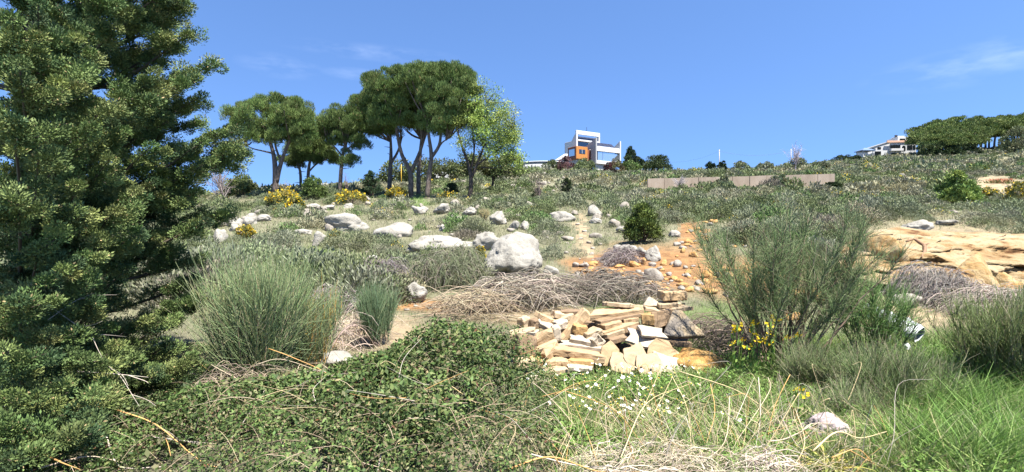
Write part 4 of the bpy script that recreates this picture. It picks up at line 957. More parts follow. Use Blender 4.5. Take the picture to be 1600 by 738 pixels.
# ------------------------------------------------------------------ heaps of dry brushwood
def heap(label, px0, px1, top, bot, Y, seed, n, cols, wts, r=.007, name='brushwood_heap', dep=.9, cat='brushwood', flow=0., ln=(.7, 1.6), green=0, mat='twig'):
    rng = np.random.default_rng(seed)
    cx = (px0+px1)/2; B = on(Y*(cx-CX)/F, Y); s = Y/F; w = (px1-px0)*s/2; h = (bot-top)*s
    x = rng.uniform(-1, 1, n); y = rng.uniform(-1, 1, n)*dep; rad = np.clip(1-x**4*.9-(y/dep)**2*.7, .05, 1)**.5*(.55+.9*n2(x*w+px0, y, 1.1, seed, 2))
    z = h*rad*rng.uniform(.35, 1.0, n)
    c = np.stack([x*w, y, z], -1)
    a = rng.normal(size=n)*.9+flow; l = rng.uniform(ln[0], ln[1], n)*.5
    d = np.stack([np.cos(a), np.sin(a)*.5, rng.normal(size=n)*.22], -1)
    t = np.linspace(-1, 1, 7)
    P = c[:, None]+d[:, None]*(l[:, None]*t)[..., None]
    P[..., 2] -= (.22*h+.35*np.abs(rng.normal(size=n))[:, None]*h)*t**2
    P += np.cumsum(rng.normal(size=P.shape)*.018, axis=1)
    gz = H(P[..., 0]+B[0], P[..., 1]+B[1])-B[2]
    P[..., 2] = np.maximum(P[..., 2], gz+.01)
    V, Q = tubes(P, r*np.array([.4, .75, .85, .85, .75, .55, .25])[None]*rng.uniform(.5, 1.4, (n, 1)), 3, rng)
    col = np.repeat(mix(cols, wts, n, .25, .06, rng), 18, 0)
    o = MB().add(V, Q, col).build(name, M[mat], loc=B)
    return tag(o, label, cat)
GY = [(.19, .16, .125), (.13, .11, .085), (.26, .22, .17), (.08, .067, .053)]
heap('big grey heap of dry cut branches in front of the boulder', 742, 880, 442, 492, 12.6, 701, 700, GY, [4, 3, 3, 2], .011, dep=1.0)
heap('long low heap of dry branches trailing east toward the earth bank', 860, 1030, 444, 482, 13.2, 702, 600, [(.18, .152, .12), (.125, .105, .083), (.24, .205, .16)], [3, 3, 2], .011, dep=1.1)
heap('long pale dry stems sweeping down west of the brushwood', 690, 800, 462, 500, 11.6, 703, 200, [(.29, .23, .15), (.22, .175, .12)], [1, 1], .009, flow=-.5, ln=(1.2, 2.2))
heap('purplish grey thorny thicket west of the pitted rock', 545, 640, 404, 455, 13.8, 704, 900, [(.15, .125, .12), (.105, .09, .085), (.2, .17, .155)], [3, 3, 2], .008, 'thorny_thicket', cat='thicket', ln=(.4, .9))
heap('greyish green thorny thicket between pitted rock and big boulder', 640, 752, 388, 452, 14.6, 705, 1300, [(.13, .135, .08), (.09, .105, .055), (.18, .155, .12)], [3, 3, 2], .008, 'thorny_thicket', cat='thicket', ln=(.4, .9))
heap('purple grey twiggy mass behind the tall broom', 500, 575, 420, 460, 12.4, 706, 600, [(.24, .20, .19), (.18, .15, .15)], [1, 1], .008, 'thorny_thicket', cat='thicket', ln=(.4, .9))
heap('dry bent stalks fanning beside the small bluish broom', 525, 580, 452, 520, 9.4, 707, 120, [(.36, .29, .22), (.28, .22, .18)], [1, 1], .007, flow=.9)
heap('grey brown heap of dry sticks in front of the sandstone overhang', 1490, 1640, 440, 492, 11.6, 708, 900, [(.25, .21, .17), (.19, .16, .13), (.32, .27, .21)], [3, 3, 2], .009, dep=1.0)
heap('grey dry bush slumped against the sandstone face', 1408, 1500, 410, 470, 12.9, 709, 1100, [(.22, .19, .165), (.17, .15, .13), (.27, .235, .2)], [3, 3, 2], .007, 'dry_bush', cat='dry bush', ln=(.35, .8))
heap('dark tangle of dry twigs behind the grey weathered slab', 1085, 1185, 490, 548, 8.9, 710, 380, [(.19, .145, .11), (.13, .10, .08), (.26, .20, .15)], [3, 3, 2], .0065, flow=-.6, ln=(.5, 1.1))
heap('small grey dry bush on the rim of the orange bank', 945, 990, 394, 418, 18.5, 711, 500, [(.22, .18, .16), (.17, .14, .13)], [1, 1], .010, 'dry_bush', cat='dry bush', ln=(.4, .9))
heap('brown twigs and dead stems under the tall broom', 330, 420, 520, 590, 6.0, 712, 420, [(.28, .22, .16), (.2, .16, .12)], [1, 1], .004, flow=.5, ln=(.4, .9))

# ------------------------------------------------------------------ undergrowth, grass and flowers close by
def poly_pts(n, x0, x1, y0, y1, dens, rng):
    X = rng.uniform(x0, x1, n); Y = rng.uniform(y0, y1, n); k = rng.random(n) < dens(X, Y); return X[k], Y[k]
def sm(a, b, x): t = np.clip((x-a)/(b-a), 0, 1); return t*t*(3-2*t)
def bramble_h(X, Y):
    """height of the bramble mass over the ground"""
    px = CX+F*X/Y
    m = np.minimum(.76, 1.05*np.exp(-(((px-745)/120)**2+((Y-6.2)/1.2)**2)))+.34*np.exp(-(((px-560)/150)**2+((Y-5.4)/1.3)**2))+.45*np.exp(-(((px-600)/260)**2+((Y-3.6)/1.1)**2))+.34*np.exp(-(((px-330)/150)**2+((Y-4.4)/1.4)**2))
    lump = n2(X, Y, 1.5, 51)*.4+n2(X, Y, 3.7, 55)*.34+n2(X, Y, 9, 57)*.16
    edge = sm(905, 825, px+60*(n2(X, Y, 1.2, 58)-.5))*sm(7.6, 6.6, Y+.0015*np.abs(px-700)-2.2*sm(430, 330, px))
    return (m*.85+lump*.55)*edge
def undergrowth():
    rng = np.random.default_rng(71)
    n = 330000; X = rng.uniform(-5.8, .9, n); Y = 1.9+7.6*rng.random(n); px = CX+F*X/Y
    h = bramble_h(X, Y); k = (h > .06) & (px > -80) & (n2(X, Y, 5.5, 63, 2) > .40+.1*rng.random(n)); X, Y, h, px = X[k], Y[k], h[k], px[k]; n = len(X)
    u = rng.random(n)**.45
    Z = H(X, Y)+h*u
    P = np.stack([X, Y, Z], -1)
    e = .12; gx = (bramble_h(X+e, Y)-bramble_h(X-e, Y))/(2*e); gy = (bramble_h(X, Y+e)-bramble_h(X, Y-e))/(2*e)
    Nn = nrm(np.stack([-gx, -gy, np.ones(n)], -1))
    t = rdir(n, rng); D = nrm(t-Nn*np.sum(t*Nn, -1, keepdims=True)+Nn*rng.normal(size=(n, 1))*.55)
    kind = n2(X, Y, .9, 61); big = kind > .57
    L = np.where(big, rng.uniform(.035, .07, n), rng.uniform(.018, .042, n))
    V, Q = cards(P, D, L, L*rng.uniform(.35, .6, n), rng, nrm(Nn+rng.normal(size=(n, 3))*.7))
    tone = (n2(X, Y, 2.3, 66)-.5)[:, None]
    c = mix([(.065, .10, .028), (.10, .14, .042), (.04, .065, .02), (.135, .155, .055), (.19, .155, .075), (.12, .06, .035)], [5, 4, 6, 2, .4, .2], n, .25, .08, rng)*(.86+1.6*tone)
    dead = (n2(X, Y, 1.3, 67) > .60) & (rng.random(n) < .2); c[dead] = vary((.13, .115, .06), dead.sum(), .35, .1, rng)
    grey = sm(.5, .62, n2(X, Y, .7, 69))[:, None]*np.where(Y < 4.6, 1, .3)[:, None]; c = c*(1-.6*grey)+np.array([.15, .175, .10])*.6*grey
    tag(MB().add(V, Q, c).build('bramble_undergrowth', M['leaf']), 'dense low tangle of small green leaves covering the ground before the stone pile', 'undergrowth', kind='stuff')
    # thin brown stems threaded through it
    m = 900; i = rng.choice(n, m); p = P[i]; a = rng.uniform(0, 2*np.pi, m); l = rng.uniform(.15, .6, m)
    d = np.stack([np.cos(a), np.sin(a), rng.normal(size=m)*.35], -1); t = np.linspace(-.5, .5, 5)
    S = p[:, None]+d[:, None]*(l[:, None]*t)[..., None]; S[..., 2] += .05-.5*l[:, None]*t**2
    V, Q = tubes(S, np.full((1, 5), .0018), 3, rng)
    tag(MB().add(V, Q, np.repeat(mix([(.20, .15, .095), (.13, .095, .065), (.27, .21, .14)], [3, 2, 2], m, .2, .05, rng), 12, 0)).build('undergrowth_stems', M['twig']), 'thin brown runners threaded through the low green leaves', 'stems', kind='stuff')
undergrowth()

def blades(X, Y, L, W, lean, col, rng, bend=.5, wind=(0., 0.), z0=None):
    n = len(X); P0 = np.stack([X, Y, (H(X, Y) if z0 is None else z0)-.01], -1)
    a = rng.uniform(0, 2*np.pi, n); hd = np.stack([np.cos(a), np.sin(a), np.zeros(n)], -1)*lean[:, None]+np.array([wind[0], wind[1], 0])
    u = np.array([0, .5, 1.]); 
    P = P0[:, None]+UP*(L[:, None]*u*(1-bend*.35*u))[..., None]+hd[:, None]*(L[:, None]*u**1.7)[..., None]
    S = nrm(np.cross(nrm(P[:, 2]-P[:, 0]), rdir(n, rng)))
    V, Q = ribbons(P, W[:, None]*np.array([1, .85, .15])[None], S)
    return V, Q, np.repeat(col, 2, 0)

def meadow():
    rng = np.random.default_rng(73)
    mb = MB()
    # green grass of the near slope
    nt_ = 13500; tY = np.sqrt(rng.uniform(2.2**2, 9.6**2, nt_)); tX = tY*(rng.uniform(780, 1700, nt_)-CX)/F
    n = nt_*22; q_ = np.repeat(np.arange(nt_), 22); ts = np.repeat(rng.uniform(.02, .075, nt_), 22); X = tX[q_]+rng.normal(size=n)*ts; Y = tY[q_]+rng.normal(size=n)*ts; px = CX+F*X/Y; tk = rng.uniform(.5, 1.5, nt_)[q_]; tc_ = rng.uniform(.7, 1.25, (nt_, 1))[q_]
    py = CY-F*H(X, Y)/Y
    b = bramble_h(X, Y); cl = n2(X, Y, 1.6, 81)
    dens = sm(815, 900, px+70*(n2(X, Y, 1.2, 58)-.5))*(b < .10)*np.where(cl > .48, 1, .4)*(1-.85*((px > 820) & (px < 1060) & (Y > 7.3)))*np.where((Y > 7.2) & (px > 1150), .25, 1.)
    k = rng.random(n) < dens; X, Y, px, cl, tk, tc_ = X[k], Y[k], px[k], cl[k], tk[k], tc_[k]; n = len(X)
    lush = np.clip(ell(px, CY+F*1.9/Y, 1540, 640, 150, 130)+.2, 0, 1)
    L = rng.uniform(.06, .20, n)*(1+1.1*lush)*(.35+1.3*cl)*tk
    gr = mix([(.16, .225, .06), (.12, .185, .045), (.21, .26, .09), (.32, .28, .15), (.25, .26, .14)], [4, 3, 3, 2, 2.4], n, .22, .07, rng); bright = mix([(.12, .205, .045), (.09, .165, .035), (.17, .24, .075)], [3, 2, 2], n, .18, .06, rng)
    gr = gr*(.55+.9*n2(X, Y, 2.4, 85))[:, None]; gr = np.where((rng.random(n) < lush*.85)[:, None], bright, gr)*tc_
    V, Q, c = blades(X, Y, L, rng.uniform(.005, .010, n), rng.uniform(.15, .9, n), gr, rng, wind=(.05, -.1)); mb.add(V, Q, c)
    tag(mb.build('meadow_grass', M['grass']), 'green spring grass around and before the stone pile', 'grass', kind='stuff')
    # small plants with rounded leaves among the grass
    n = 130000; Y = np.sqrt(rng.uniform(2.3**2, 8.5**2, n)); px = rng.uniform(800, 1600, n); X = Y*(px-CX)/F; cl = n2(X, Y, 1.1, 88); k = (cl > .5) & (bramble_h(X, Y) < .2)&(px>840); X, Y = X[k], Y[k]; n = len(X)
    P = np.stack([X, Y, H(X, Y)+rng.uniform(.01, .24, n)*(.4+.9*n2(X, Y, 2.2, 89))], -1); D = rdir(n, rng); D[:, 2] = np.abs(D[:, 2])*.6; L = rng.uniform(.02, .05, n)
    V, Q = cards(P, nrm(D), L, L*.5, rng, nrm(UP+rdir(n, rng)*.8))
    tag(MB().add(V, Q, mix([(.10, .17, .035), (.13, .2, .05), (.08, .13, .03)], [2, 2, 1], n, .2, .07, rng)).build('meadow_herbs', M['leaf']), 'low leafy herbs growing between the grass', 'herbs', kind='stuff')
    # straw tangled in the grass
    n = 20000; Y = np.sqrt(rng.uniform(2.2**2, 7.5**2, n)); px = rng.uniform(560, 1650, n); X = Y*(px-CX)/F
    k = rng.random(n) < np.maximum(ell(px, CY+F*1.9/Y, 1120, 720, 300, 80), .75*ell(px, CY+F*1.9/Y, 1370, 610, 150, 110)); k &= rng.random(n) < .25+1.2*(n2(X, Y, 1.8, 93)-.3); X, Y = X[k], Y[k]; n = len(X)
    V, Q, c = blades(X, Y, rng.uniform(.15, .5, n), rng.uniform(.003, .006, n), rng.uniform(.3, 1.3, n), mix([(.40, .32, .19), (.31, .245, .15), (.46, .38, .25), (.22, .18, .14)], [3, 3, 2, 2], n, .2, .05, rng), rng, .9, (-.05, -.1))
    tag(MB().add(V, Q, c).build('dry_straw', M['twig']), 'fine pale dry straw lying through the near grass', 'straw', kind='stuff')
meadow()

def slope_herbs():
    rng = np.random.default_rng(79); mb = MB()
    # herbs and low tufts of the hillside
    n = 150000; px = rng.uniform(-40, 1660, n); Y = np.exp(rng.uniform(math.log(8.6), math.log(75), n)); X = Y*(px-CX)/F
    soil, track, grass = zones(X, Y); k = (rng.random(n) < np.clip(1-1.2*soil-1.15*track, .0, 1)) & seen(X, Y); X, Y, grass = X[k], Y[k], grass[k]; n = len(X)
    s = np.clip(Y/22, .55, 3.2); L = rng.uniform(.08, .2, n)*np.clip(s, .8, 2.2)
    cl = n2(X, Y, .25, 91)[:, None]
    c = mix([(.155, .15, .085), (.115, .13, .058), (.22, .195, .12), (.09, .12, .045)], [4, 4, 2.5, 2.5], n, .22, .07, rng)
    gcol = mix([(.12, .19, .05), (.10, .16, .04)], [1, 1], n, .2, .06, rng); gk = (rng.random(n) < np.maximum(grass, .28*sm(.5, .65, cl[:, 0]))); c[gk] = gcol[gk]
    V, Q, c = blades(X, Y, L, .012*s*rng.uniform(.7, 1.5, n), rng.uniform(.15, .9, n), c, rng); mb.add(V, Q, c)
    tag(mb.build('hillside_herbs', M['grass']), 'short herbs and dry grass between the shrubs of the slope', 'grass', kind='stuff')
slope_herbs()

# grey scrub of the slope: the 300 that show largest are shrubs of their own, the rest one mass
def scrub_proto(seed, n, L, W, fine=True):
    rng = np.random.default_rng(seed); d = rdir(n, rng); d[:, 2] = np.abs(d[:, 2])
    lump = 1+.55*(fbm(d*1.9+seed*3.1, seed, 3)-.5)*2
    P = d*(lump*rng.uniform(.5, 1, n)**.5)[:, None]*np.array([.5, .5, .52]); P[:, 2] -= .03
    D = nrm(d*.9+UP*.7+rdir(n, rng)*.8)
    V, Q = cards(P-D*L*.4, D, L*rng.uniform(.6, 1.3, n), W, rng)
    return V, Q, 1+rng.uniform(-.3, .3, (n, 1))*np.ones((1, 3))
KIND = {'grey green scrub bush': [(.13, .142, .082), .42], 'grey thorny scrub bush': [(.155, .152, .10), .18], 'olive green scrub bush': [(.105, .125, .055), .20], 'fresh green scrub bush': [(.09, .135, .045), .10], 'straw brown scrub bush': [(.205, .19, .115), .05]}
def scrub():
    rng = np.random.default_rng(83)
    n = 30000; px = rng.uniform(-60, 1680, n); Y = np.sqrt(rng.uniform(10.5**2, 215**2, n))
    k = rng.random(n) < np.clip(Y/30, 0, 1); 
    n2_ = 5200; px2 = rng.uniform(-40, 1650, n2_); Y2 = np.exp(rng.uniform(math.log(12.5), math.log(48), n2_))
    px = np.concatenate([px, px2]); Y = np.concatenate([Y, Y2]); X = Y*(px-CX)/F
    soil, track, grass = zones(X, Y); cl = n2(X, Y, .12, 101)
    pt = n2(X, Y, .07, 103); fine = n2(X, Y, .3, 104); dens = np.clip(1-1.5*soil-1.6*track-1.2*grass, 0, 1)*np.clip(.28+3.2*(cl-.36)+2.0*(fine-.5), .06, .9)
    P = np.stack([X, Y, H(X, Y)], -1); py = CY-F*P[:, 2]/Y
    keep = (rng.random(len(X)) < dens) & seen(X, Y, 5)
    keep &= ~((px > 1300) & (Y < 20)) & ~((px < 820) & (Y < 12.2)) & ~((px > 680) & (px < 1060) & (Y < 14.3)) & ~((px > 1000) & (Y < 14.5))
    keep &= ~((px > 1010) & (px < 1310) & (np.abs(Y-70.3) < 1.2))
    size = rng.uniform(.5, 1.5, len(X))*np.where(Y > 60, rng.uniform(1, 1.6, len(X)), 1)*np.clip(.55+.95*pt+rng.choice([0, 0, 0, .5], len(X)), .5, 1.7)
    for x0, x1, y0, y1 in ROCKS:                       # keep the faces of the named rocks clear
        r = (x1-x0)/2; keep &= ~((px > x0-r*.25) & (px < x1+r*.25) & (py > y0+2) & (py < y1+(y1-y0)*.55))
        s2 = size*F/Y*.5; keep &= ~((np.abs(px-(x0+x1)/2) < r+s2*.55) & (py-s2*.9 < y1) & (py > y1-2) & (py-s2*.9 > y0-s2))
    X, Y, P, px, py, size, cl = X[keep], Y[keep], P[keep], px[keep], py[keep], size[keep], cl[keep]; n = len(X)
    names = list(KIND); near_ = (Y < 24) & (rng.random(n) < .65); w = np.array([KIND[k_][1] for k_ in names]); kind = rng.choice(len(names), n, p=w/w.sum())
    dry = n2(X, Y, .09, 107); kind = np.where((dry > .56) & (rng.random(n) < .7), 1, kind); gr_ = n2(X, Y, .11, 109); kind = np.where((gr_ > .56) & (rng.random(n) < .7), 2, kind); kind = np.where((gr_ < .40) & (rng.random(n) < .5), 4, kind); kind = np.where(near_, rng.integers(0, 2, n), kind)
    base = np.array([KIND[k_][0] for k_ in names])[kind]
    order = np.argsort(-size/Y); inv = (px > -20) & (px < 1620) & ~((px < 300) & (py > 318)); order = [i for i in order if inv[i]]
    ind = np.array(order[:285]); rest = np.setdiff1d(np.arange(n), ind)
    protos = {}
    for kk, nm in enumerate(names):
        for v in range(3):
            V, Q, c = scrub_proto(1000+kk*7+v, 1900, .062 if kk != 1 else .08, .020 if kk != 3 else .03)
            rng2 = np.random.default_rng(kk*10+v)
            me = MB().add(V, Q, np.array(KIND[nm][0])*c*rng2.uniform(.92, 1.08, (1, 3))); protos[kk, v] = me.mesh('scrub_bush', M['scrub'])
    it = []
    for i in ind:
        o = link('scrub_bush', protos[int(kind[i]), int(rng.integers(3))], loc=P[i]); s = float(size[i]); o.scale = (s*rng.uniform(.9, 1.3), s*rng.uniform(.9, 1.3), s*rng.uniform(.75, 1.15)); o.rotation_euler = (0, 0, rng.uniform(0, 6.28))
        tag(o, None, 'shrub', 'scrub bushes of the rocky slope'); it.append((o, names[kind[i]], px[i], py[i], s/Y[i]))
    label_all(it)
    mb = MB()
    for lo, hi, m, L, W in [(0, 30, 800, .075, .024), (30, 60, 360, .115, .042), (60, 110, 190, .17, .07), (110, 400, 100, .26, .12)]:
        for v in range(3):
            q = rest[(Y[rest] >= lo) & (Y[rest] < hi) & (rest % 3 == v)]
            if not len(q): continue
            pv, pq, pc = scrub_proto(1100+v+int(lo), m, L, W)
            V, Q, c = tile(pv, pq, pc, P[q], size[q]*rng.uniform(.9, 1.25, len(q)), rng.uniform(0, 6.28, len(q)), base[q]*rng.uniform(.82, 1.18, (len(q), 1)), rng.uniform(.6, 1.05, len(q)))
            mb.add(V, Q, c)
    tag(mb.build('hillside_scrub', M['scrub']), 'low grey green scrub spread over the whole hillside', 'scrub', kind='stuff')
    # specks of yellow flower in it
    q = rest[(rng.random(len(rest)) < .03) & (Y[rest] > 20)]; m = 26; d = rdir(len(q)*m, rng); d[:, 2] = np.abs(d[:, 2])
    Pf = np.repeat(P[q], m, 0)+d*np.repeat(size[q], m)[:, None]*.5; s = np.repeat(np.clip(Y[q]/40, .5, 2.5), m)
    V, Q = cards(Pf, rdir(len(Pf), rng), .11*s, .07*s, rng)
    tag(MB().add(V, Q, vary((.55, .40, .04), len(Q), .2, .1, rng)).build('scrub_blossom', M['flower']), 'specks of yellow bloom scattered over the scrub', 'blossom', kind='stuff')
scrub()

# daisies before the stone pile
def daisies():
    rng = np.random.default_rng(91)
    mb = MB(); a = np.arange(11)/11*2*np.pi
    V, Q = tube1([(0, 0, 0), (.01, 0, .12), (0, .01, .24)], [.003, .0028, .0025], 4, 2); mb.add(V, Q, (.12, .17, .05)); stem = mb.mesh('stem', M['stem'])
    d = np.stack([np.cos(a), np.sin(a), np.full(11, .12)], -1); V, Q = cards(np.zeros((11, 3))+np.array([0, 0, 0]), nrm(d), .021, .012, rng, np.broadcast_to(UP, (11, 3)))
    pet = MB().add(V, Q, (.82, .82, .78)).mesh('petals', M['flower'])
    v, f = ICO[2]; eye = MB().add(v*np.array([.008, .008, .006]), f, (.75, .5, .03)).mesh('eye', M['flower'])
    k = 0; spots = []
    while len(spots) < 190:
        px, py = rng.normal(965, 75), rng.uniform(578, 668)
        if not (815 < px < 1110) or abs(px-965) > 165-(py-578)*.6: continue
        P = gp(px, py+14, 2.5, 12)
        if P[1] > 7.25: continue
        spots.append((P, px, py))
    for px, py in [(1030, 668), (1018, 646), (1042, 652), (1002, 662), (846, 592), (851, 596), (843, 596), (855, 591), (848, 600), (1155, 690), (1130, 670), (1180, 655), (1140, 640)]: spots.append((gp(px, py+14, 2.5, 12), px, py))
    for P, px, py in spots:
        h = rng.uniform(.75, 1.25); o = thing('daisy', 'white daisy with yellow eye among many in the grass before the stones', 'flower', P, rng.uniform(0, 6), 'white daisies before the stone pile')
        o.scale = (1, 1, h); link('stem', stem, o); hd = link('flower_head', pet, o, (0, .01, .24)); hd.rotation_euler = (rng.uniform(.2, .8), rng.uniform(-.3, .3), 0); hd.scale = (1, 1, 1/h); link('eye', eye, hd, (0, 0, .004))
daisies()

# yellow flowering plant under the big broom, one stalk per flower head
def yellow_flowers():
    rng = np.random.default_rng(95); a = np.arange(8)/8*2*np.pi
    mb = MB(); V, Q = tube1([(0, 0, 0), (.02, 0, .2), (0, .02, .42)], [.006, .005, .004], 4, 2); mb.add(V, Q, (.11, .16, .04)); n = 14
    P = np.stack([rng.normal(size=n)*.03, rng.normal(size=n)*.03, rng.uniform(.03, .4, n)], -1); D = rdir(n, rng); D[:, 2] = np.abs(D[:, 2]); V, Q = cards(P, D, .07, .03, rng); mb.add(V, Q, vary((.10, .16, .035), n, .2)); st = mb.mesh('stem', M['leaf'])
    fb = MB()
    for k in range(9):
        c = rng.normal(size=3)*np.array([.035, .035, .02]); d = np.stack([np.cos(a), np.sin(a), np.full(8, .5)], -1); V, Q = cards(np.broadcast_to(c, (8, 3)), nrm(d), .020, .014, rng, nrm(np.cross(d, np.roll(d, 1, 0)))); fb.add(V, Q, vary((.66, .48, .02), 8, .1, .05, rng))
    fl = fb.mesh('flower_head', M['flower'])
    pts = [(1153, 509, 'topmost'), (1177, 504, None), (1205, 505, None), (1212, 497, None), (1143, 535, None), (1186, 531, None), (1192, 529, None), (1228, 526, None), (1148, 515, None), (1178, 519, None), (1158, 530, None), (1205, 519, None), (1201, 534, None), (1246, 606, 'x'), (1254, 617, 'x'), (1245, 522, None), (1168, 541, None)]
    it = []
    for px, py, q in pts:
        Y = 6.9 if q != 'x' else 5.2; t = at(px, py, Y); z = float(H(t[:1], t[1:2])[0]); h = max(t[2]-z, .3)/.42
        o = thing('yellow_flower', None, 'flower', (t[0], t[1], z), rng.uniform(0, 6), 'yellow flowers under the big broom'); o.scale = (1, 1, h); link('stem', st, o); hd = link('flower_head', fl, o, (0, .02, .42)); hd.scale = (1, 1, 1/h); hd.rotation_euler = (.5, 0, 0)
        o['label'] = 'bright yellow flower head on a leafy stalk under the big broom' if q != 'x' else 'yellow flower on a leafy plant behind the purplish stone'
yellow_flowers()

# dry stalks and fallen branches close to the camera, each one a thing
def stalks():
    rng = np.random.default_rng(97); it = []
    def one(pts, r, col, kind, name='dry_stalk', grp='dry stalks in the near grass'):
        P = np.array(pts, float); P[1:] += rng.normal(size=P[1:].shape)*.045*np.linalg.norm(P[-1]-P[0]); B = P[0].copy(); V, Q = tube1(P-B, np.linspace(1, .35, len(P))*r*.72, 6, 5)
        mb = MB().add(V, Q, vary(col, len(Q), .12, .05, rng))
        for _ in range(int(rng.integers(0, 4)) if name == 'fallen_branch' else 0):
            f = rng.uniform(.3, .9)*(len(P)-1); i = int(f); p = P[i]+(P[i+1]-P[i])*(f-i)-B; d = nrm(P[i+1]-P[i]+rng.normal(size=3)*.6*np.linalg.norm(P[i+1]-P[i])); l = rng.uniform(.12, .4)
            V, Q = tube1([p, p+d*l*.5+rng.normal(size=3)*.02, p+d*l], [r*.5, r*.4, r*.15], 5, 3); mb.add(V, Q, col)
        o = mb.build(name, M['twig'], loc=B); tag(o, None, 'stick', grp); a, b = pix(P.mean(0)); it.append((o, kind, a, b, np.linalg.norm(P[-1]-P[0]))); return o
    S = (.40, .31, .17); T = (.33, .265, .18); O = (.38, .22, .08); G = (.32, .275, .225)
    def px_path(pp, r, col, kind, name, grp): return one([at(*p) for p in pp], r, col, kind, name, grp)
    A = 'fallen pale branches over the brambles'
    for pp, r, col in [([(100, 640, 4.2), (150, 668, 4.0), (210, 708, 3.8), (270, 735, 3.7)], .012, G), ([(180, 640, 4.3), (250, 655, 4.2), (330, 712, 3.9), (360, 720, 3.8)], .009, O), ([(0, 702, 3.5), (50, 708, 3.5), (82, 728, 3.4)], .010, O), ([(60, 732, 3.5), (130, 722, 3.6), (190, 722, 3.6)], .009, T), ([(420, 545, 5.9), (470, 560, 5.7), (515, 590, 5.4), (545, 640, 5.1)], .008, O), ([(400, 570, 5.7), (450, 568, 5.7), (500, 585, 5.4)], .007, T), ([(460, 586, 5.5), (505, 585, 5.4), (540, 605, 5.2)], .006, G),
                       ([(595, 605, 5.3), (640, 608, 5.2), (690, 600, 5.3)], .007, O), ([(110, 580, 4.7), (170, 588, 4.8), (240, 590, 5.0)], .008, G), ([(130, 560, 4.7), (180, 590, 4.7), (215, 640, 4.5)], .007, G), ([(0, 640, 4.1), (50, 612, 4.4), (68, 630, 4.4)], .006, G), ([(215, 680, 4.2), (290, 690, 4.2), (330, 700, 4.1)], .008, G), ([(750, 640, 4.9), (820, 668, 4.6), (870, 705, 4.3), (890, 730, 4.2)], .007, O), ([(700, 600, 5.2), (760, 632, 5.0), (810, 636, 4.9)], .006, S), ([(590, 738, 3.5), (600, 690, 3.9), (606, 668, 4.0)], .009, G), ([(610, 690, 4.0), (650, 702, 3.9), (710, 690, 4.1)], .006, T),
                       ([(790, 735, 3.5), (870, 722, 3.6), (960, 728, 3.6), (1010, 735, 3.5)], .011, O), ([(830, 710, 3.7), (900, 715, 3.7), (990, 738, 3.5)], .009, G), ([(80, 480, 4.7), (130, 515, 4.8), (150, 528, 4.9)], .006, G), ([(75, 500, 4.6), (120, 470, 4.9), (145, 462, 5.0)], .005, G), ([(640, 690, 4.1), (560, 700, 3.9), (500, 715, 3.8)], .006, S), ([(420, 600, 5.2), (370, 660, 4.6), (330, 715, 4.1)], .005, G), ([(330, 570, 5.6), (400, 612, 5.1), (460, 690, 4.5)], .005, T), ([(1270, 705, 4.0), (1310, 688, 4.1), (1345, 676, 4.2), (1380, 676, 4.2)], .010, S), ([(1200, 690, 4.1), (1240, 680, 4.2), (1270, 662, 4.4)], .009, T), ([(1300, 715, 3.9), (1340, 705, 4.0), (1370, 712, 4.0)], .007, O)]:
        px_path(pp, r, col, 'fallen branch', 'fallen_branch', A)
    # standing and leaning reeds
    for pp, r, col in [([(1020, 650, 4.4), (1052, 595, 4.7)], .005, S), ([(970, 715, 3.7), (1015, 640, 4.3), (1052, 590, 4.8)], .006, S), ([(1050, 588, 4.8), (1066, 640, 4.4), (1082, 715, 3.9)], .005, S), ([(1110, 600, 4.9), (1116, 640, 4.5), (1112, 690, 4.1)], .005, O), ([(1140, 620, 4.7), (1110, 680, 4.1), (1094, 730, 3.7)], .006, T), ([(1060, 580, 5.2), (1130, 605, 5.0), (1185, 632, 4.7), (1200, 650, 4.5)], .007, S), ([(1185, 590, 5), (1180, 640, 4.6), (1170, 680, 4.2)], .006, G), ([(1200, 590, 5.1), (1180, 630, 4.7), (1160, 700, 4.0)], .005, T), ([(930, 620, 4.9), (990, 670, 4.3), (1060, 700, 3.9)], .005, S), ([(880, 610, 5.1), (950, 640, 4.7), (1010, 690, 4.1)], .006, O), ([(1150, 655, 4.4), (1175, 600, 4.9)], .004, G), ([(1243, 640, 4.6), (1246, 690, 4.1), (1250, 738, 3.6)], .007, S), ([(1220, 650, 4.5), (1260, 700, 4.0), (1290, 738, 3.6)], .005, G)]:
        px_path(pp, r, col, 'dry reed', 'dry_stalk', 'dry stalks in the near grass')
    for k in range(200):
        px, py = min(rng.normal(1120, 130), 1400), rng.uniform(690, 790); P = gp(px, max(py, 640), 2.2, 9)
        a = rng.uniform(0, 6.28); l = rng.uniform(.25, .75); d = np.array([math.cos(a)*rng.uniform(.3, 1.1), math.sin(a)*.5, rng.uniform(.35, 1)]); d /= np.linalg.norm(d)
        one([P-d*.02, P+d*l*.5+np.array([0, 0, .03]), P+d*l-np.array([0, 0, .08*l])], rng.uniform(.002, .0045), [S, T, G, O][int(rng.choice(4, p=[.35, .3, .25, .1]))], 'thin dry stalk')
    for k in range(75):
        px, py = min(rng.normal(1110, 120), 1380), rng.uniform(640, 770); P = gp(px, max(py, 630), 2.2, 9); l = rng.uniform(.35, .85); a = rng.normal()*.45; d = nrm(np.array([math.sin(a), rng.normal()*.25, 1.])); e = P+d*l
        one([P-d*.03, P+d*l*.5+rng.normal(size=3)*.015, e, e+np.array([rng.normal()*.14, rng.normal()*.05, rng.uniform(-.18, .06)])*l], rng.uniform(.0035, .0065), [S, T, G, O][int(rng.choice(4, p=[.4, .3, .2, .1]))], 'tall coarse dry reed')
